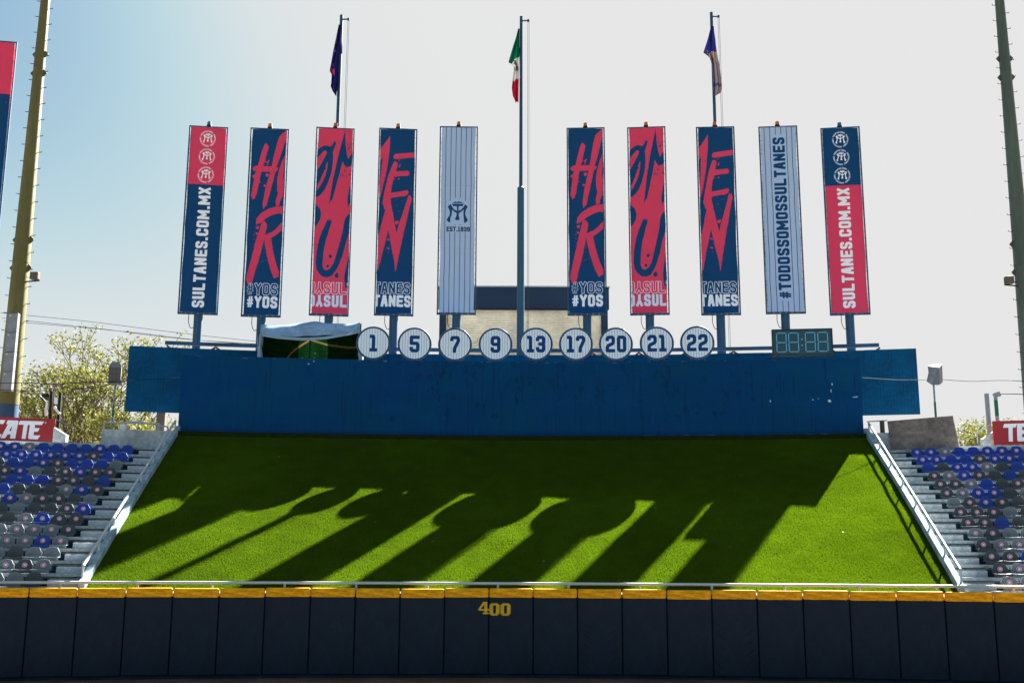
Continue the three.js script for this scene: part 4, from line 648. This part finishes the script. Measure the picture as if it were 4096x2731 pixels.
// ---------------------------------------------------------------- loudspeakers, lamp posts and service wires
{
  const l = thing('loudspeaker', 'grey loudspeaker box with brown grille on a thin pole by the concrete platform', 'loudspeaker', P(71.8, -12.5, 0), 12.5 * D2R, 'pole loudspeakers');
  part(l, 'cabinet', loft([[-0.12], [0.12]].map(([z]) => [V(-0.23, 9.81, z - 0.1), V(0.23, 9.81, z - 0.1), V(0.235, 10.52, z - 0.1), V(0.13, 10.69, z - 0.14), V(-0.13, 10.69, z - 0.14), V(-0.235, 10.52, z - 0.1)])), M.speaker);
  part(l, 'grille', box(0.43, 0.62, 0.02, 0, 10.14, 0.035), M.grille); const pp = part(l, 'pole', cyl(V(0.02, 7.4, -0.1), V(0.02, 9.85, -0.1), 0.035, 0.035, 10), M.zinc);
  part(pp, 'green_sleeve', cyl(V(0.02, 8.55, -0.1), V(0.02, 9.0, -0.1), 0.042, 0.042, 10), std(lin(0.01, 0.13, 0.09), 0.6));
  const r = thing('loudspeaker', 'tilted grey loudspeaker box on a thin pole above the brown board', 'loudspeaker', P(71.8, 13.25, 0), -13.25 * D2R, 'pole loudspeakers');
  part(r, 'cabinet', loft([[V(-0.30, 10.02, 0.02), V(-0.10, 9.86, 0.05), V(0.14, 9.83, 0.26), V(0.30, 9.98, 0.0), V(0.12, 9.9, -0.3)], [V(-0.20, 10.36, 0), V(-0.02, 10.2, 0.1), V(0.16, 10.14, 0.28), V(0.31, 10.3, 0.02), V(0.1, 10.4, -0.3)], [V(-0.21, 10.62, 0.0), V(-0.06, 10.56, 0.12), V(0.17, 10.50, 0.30), V(0.32, 10.68, 0.0), V(0.06, 10.74, -0.3)]].map((q) => q)), M.speaker);
  const rp = part(r, 'pole', cyl(V(-0.04, 7.4, -0.02), V(-0.04, 9.95, -0.02), 0.035, 0.035, 10), M.zinc); part(rp, 'green_sleeve', cyl(V(-0.04, 8.62, -0.02), V(-0.04, 9.2, -0.02), 0.042, 0.042, 10), std(lin(0.01, 0.11, 0.08), 0.6));
  const wire = (label, pts, rad, mat = M.cable) => tag(part(scene, numbered('service_wire'), tube(pts.map((p) => V(...p)), rad, 5, 40), mat), label, 'wire');
  for (const p of [[[-27.24, 15.94, -58], [-25.77, 15.8, -58], [-22.57, 15.49, -58], [-19.54, 15.12, -58], [-16.91, 14.8, -58], [-9, 14.0, -58]], [[-27.22, 15.7, -58.2], [-24.88, 15.45, -58.2], [-21.38, 15.07, -58.2], [-19.06, 14.77, -58.2], [-16.97, 14.56, -58.2], [-9, 14.1, -58.2]], [[-27.21, 15.57, -58.4], [-24.88, 15.40, -58.4], [-20.22, 14.98, -58.4], [-16.9, 14.6, -58.4], [-13.5, 14.33, -58.4], [-9, 14.05, -58.4]]]) { const w = wire('thin overhead wire sagging past the yellow mast far behind', p, 0.013); w.userData.group = 'overhead wires'; }
  wire('black wire strung from the yellow mast past the loudspeaker to the blue wall', [[-21, 9.75, -43], [-18.92, 9.82, -43], [-17.9, 9.77, -43], [-16.55, 9.85, -43], [-15.5, 9.87, -43], [-15.02, 9.89, -42.9], [-12.7, 9.91, -42.2]], 0.017);
  wire('slack black wire hanging below the loudspeaker by the platform', [[-17.98, 9.79, -43.2], [-17.46, 9.65, -43.2], [-16.86, 9.62, -43.2], [-16.27, 9.69, -43.2], [-15.63, 9.83, -43.2]], 0.015);
  wire('black wire running from the yellow mast to the black lamp post', [[-21, 9.62, -43.4], [-19.07, 9.57, -43.4], [-18.05, 9.56, -43.3]], 0.017);
  wire('pale wire from the blue wall to the tilted loudspeaker', [[13.4, 10.01, -42.1], [15.01, 10.03, -42.7], [16.15, 10.09, -43]], 0.012, M.wire);
  wire('black wire from the tilted loudspeaker towards the olive mast', [[16.75, 10.09, -42.9], [17.9, 10.04, -43], [19.09, 10.08, -43], [21.6, 10.15, -44]], 0.013);
  wire('black wire leaving the bent grey post behind the red sign', [[18.91, 9.55, -43], [19.93, 9.53, -43], [21.6, 9.5, -44]], 0.016);
  const b = thing('lamp_post', 'black square post with a drooping black lamp behind the red sign', 'lamp post', V(-17.95, 0, -43.2), 0, 'black posts by the yellow mast');
  part(b, 'post', bar(V(0.05, 6.6, 0), V(-0.04, 9.52, 0), 0.11, 0.11), M.black); part(b, 'lamp_head', [rbox(0.24, 0.17, 0.22, 0.05, -0.24, 9.33, 0.05), box(0.34, 0.05, 0.18, -0.38, 9.22, 0, 0, -0.75)], M.black); part(b, 'rusty_pipe', cyl(V(0.10, 6.6, 0.08), V(0.06, 9.92, 0.08), 0.02, 0.02, 8), std(lin(0.16, 0.08, 0.05), 0.8)); part(b, 'white_conduit', [box(0.08, 0.6, 0.05, -0.17, 8.85, 0.06), box(0.14, 0.24, 0.1, 0.17, 9.15, 0.02), bar(V(0.12, 8.9, 0.05), V(0.36, 8.62, 0.05), 0.05, 0.09)], M.white);
  const b2 = thing('lamp_post', 'plain black square post beside the concrete wing wall', 'post', V(-17.62, 0, -43.2), 0, 'black posts by the yellow mast'); part(b2, 'post', bar(V(0, 6.6, 0), V(-0.02, 9.48, 0), 0.10, 0.10), M.black);
  const c = thing('steel_post', 'straight grey square post beside the red sign under the olive mast', 'post', P(72.6, 14.82, 0), -14.8 * D2R, 'grey posts by the olive mast'); part(c, 'post', box(0.15, 3.6, 0.15, 0, 7.78, 0), M.zinc);
  const d = thing('steel_post', 'grey post with a short bent top bracket behind the red sign', 'post', P(72.6, 15.07, 0), -15 * D2R, 'grey posts by the olive mast'); part(d, 'post', box(0.12, 3.6, 0.12, 0, 7.74, 0), M.zinc); part(d, 'bracket', box(0.26, 0.18, 0.16, 0.05, 9.52, 0.02, 0, 0.35), M.zinc); part(d, 'green_sleeve', box(0.125, 0.62, 0.125, 0, 9.0, 0), std(lin(0.01, 0.11, 0.08), 0.6));
}
// ---------------------------------------------------------------- trees beyond the stands
const leafMat = [[0.085, 0.095, 0.014], [0.14, 0.14, 0.012], [0.06, 0.07, 0.014]].map((c) => new THREE.MeshPhysicalMaterial({ color: lin(...c), roughness: 1, transmission: 0.4, thickness: 0, side: THREE.DoubleSide }));
function tree(label, x, z, H, spread, leaves, size, mats, bushy, group) {
  const t = thing('tree', label, 'tree', V(x, 0, z), 0, group), wood = [], tips = [];
  const grow = (p, d, L, r, lvl) => {
    const e = p.clone().addScaledVector(d, L), m = p.clone().lerp(e, 0.5).add(V(rr(-1, 1), rr(-1, 1), rr(-1, 1)).multiplyScalar(L * 0.06));
    wood.push(cyl(p, m, r, r * 0.85, lvl < 2 ? 8 : 5), cyl(m, e, r * 0.85, r * 0.68, lvl < 2 ? 8 : 5)); if (lvl >= 2) tips.push([m, L * 0.5]);
    if (lvl >= 5) { tips.push([e, L]); return; }
    const n = lvl === 0 ? 5 : lvl < 3 ? 3 : 2 + (rnd() < 0.5);
    for (let k = 0; k < n; k++) { const az = k / n * 6.283 + rr(-0.5, 0.5), tilt = rr(0.25, 0.75) * (lvl === 0 ? 0.9 : 1) * spread, q = d.clone().add(V(Math.cos(az) * tilt, rr(-0.05, 0.25), Math.sin(az) * tilt)).normalize(); grow(lvl === 0 ? p.clone().lerp(e, rr(0.7, 1)) : e, q, L * rr(0.62, 0.84), r * 0.6, lvl + 1); }
  };
  grow(V(0, 0, 0), V(rr(-0.04, 0.04), 1, rr(-0.04, 0.04)).normalize(), H * 0.34, H * 0.018, 0);
  part(t, 'trunk', wood, M.bark);
  const per = leaves / tips.length; mats.forEach((mi) => {
    const pos = [];
    for (const [c, L] of tips) for (let k = 0; k < per / mats.length; k++) {
      const o = c.clone().add(V(rr(-1, 1), rr(-0.9, 0.9), rr(-1, 1)).multiplyScalar(bushy)), u = V(rr(-1, 1), rr(-0.8, 0.8), rr(-1, 1)).normalize().multiplyScalar(size * rr(0.6, 1.2)), w = V(rr(-1, 1), rr(-1, 1), rr(-1, 1)).cross(u).normalize().multiplyScalar(size * rr(0.22, 0.4));
      const a = o.clone().sub(u), b = o.clone().add(w), d = o.clone().add(u), e = o.clone().sub(w); for (const q of [a, b, d, a, d, e]) pos.push(q.x, q.y, q.z);
    }
    const g = new THREE.BufferGeometry(); g.setAttribute('position', new THREE.Float32BufferAttribute(pos, 3)); g.computeVertexNormals(); part(t, 'crown', g, leafMat[mi]);
  });
}
for (const [label, x, z, H, sp, n, sz, mats, b] of [
  ['tall airy tree with sparse olive leaves, tallest behind the yellow mast', -28.6, -74, 15.6, 0.82, 6200, 0.17, [0, 1], 0.42],
  ['airy olive tree partly hidden by the yellow mast', -34.5, -78, 14.6, 0.85, 5600, 0.18, [0, 2], 0.45],
  ['sparse olive tree between the yellow mast and the tall airy tree', -31.5, -84, 13.6, 0.85, 5000, 0.18, [0, 1], 0.45],
  ['bright yellow green bushy tree below the blue side panel', -23.9, -70, 10.6, 0.8, 8500, 0.17, [1, 1, 0], 0.5],
  ['yellow green tree seen under the blue side panel by the post', -20.4, -72, 10.0, 0.8, 6500, 0.17, [1, 0], 0.5],
  ['leafy green tree rising behind the brown board and wing wall', 31.4, -72, 10.4, 0.72, 12000, 0.18, [0, 2], 0.55],
  ['bushy green tree behind the red sign near the olive mast', 35.0, -74, 10.8, 0.8, 11000, 0.18, [0, 2], 0.6],
  ['small leafy green tree far behind the bent grey post', 36.4, -84, 12.0, 0.7, 7000, 0.19, [0, 1], 0.55]]) tree(label, x, z, H, sp, n, sz, mats, b, 'trees beyond the stands');
// ---------------------------------------------------------------- scraps of paper on the turf
for (const [R, a] of [[66.2, 6.9], [60.6, 7.35], [60.9, 6.1], [62.5, -3.9], [61.2, -2.2], [63.6, 4.2], [60.0, 0.9], [64.6, 9.6], [61.9, 9.3], [67.7, -7.1]]) {
  const g = new THREE.PlaneGeometry(0.06, 0.04, 3, 2), p = g.attributes.position; for (let i = 0; i < p.count; i++) p.setZ(i, rr(0.005, 0.025)); g.rotateX(-Math.PI / 2 + 0.44).computeVertexNormals();
  const m = part(scene, numbered('paper_scrap'), g, M.vinylBack); m.position.copy(P(R, a, turfH(R) + 0.012)); m.rotation.y = rr(0, 6); tag(m, 'small crumpled white paper scrap lying on the turf bank', 'litter', 'paper scraps on the turf');
}
shade(scene);
renderer.render(scene, camera);
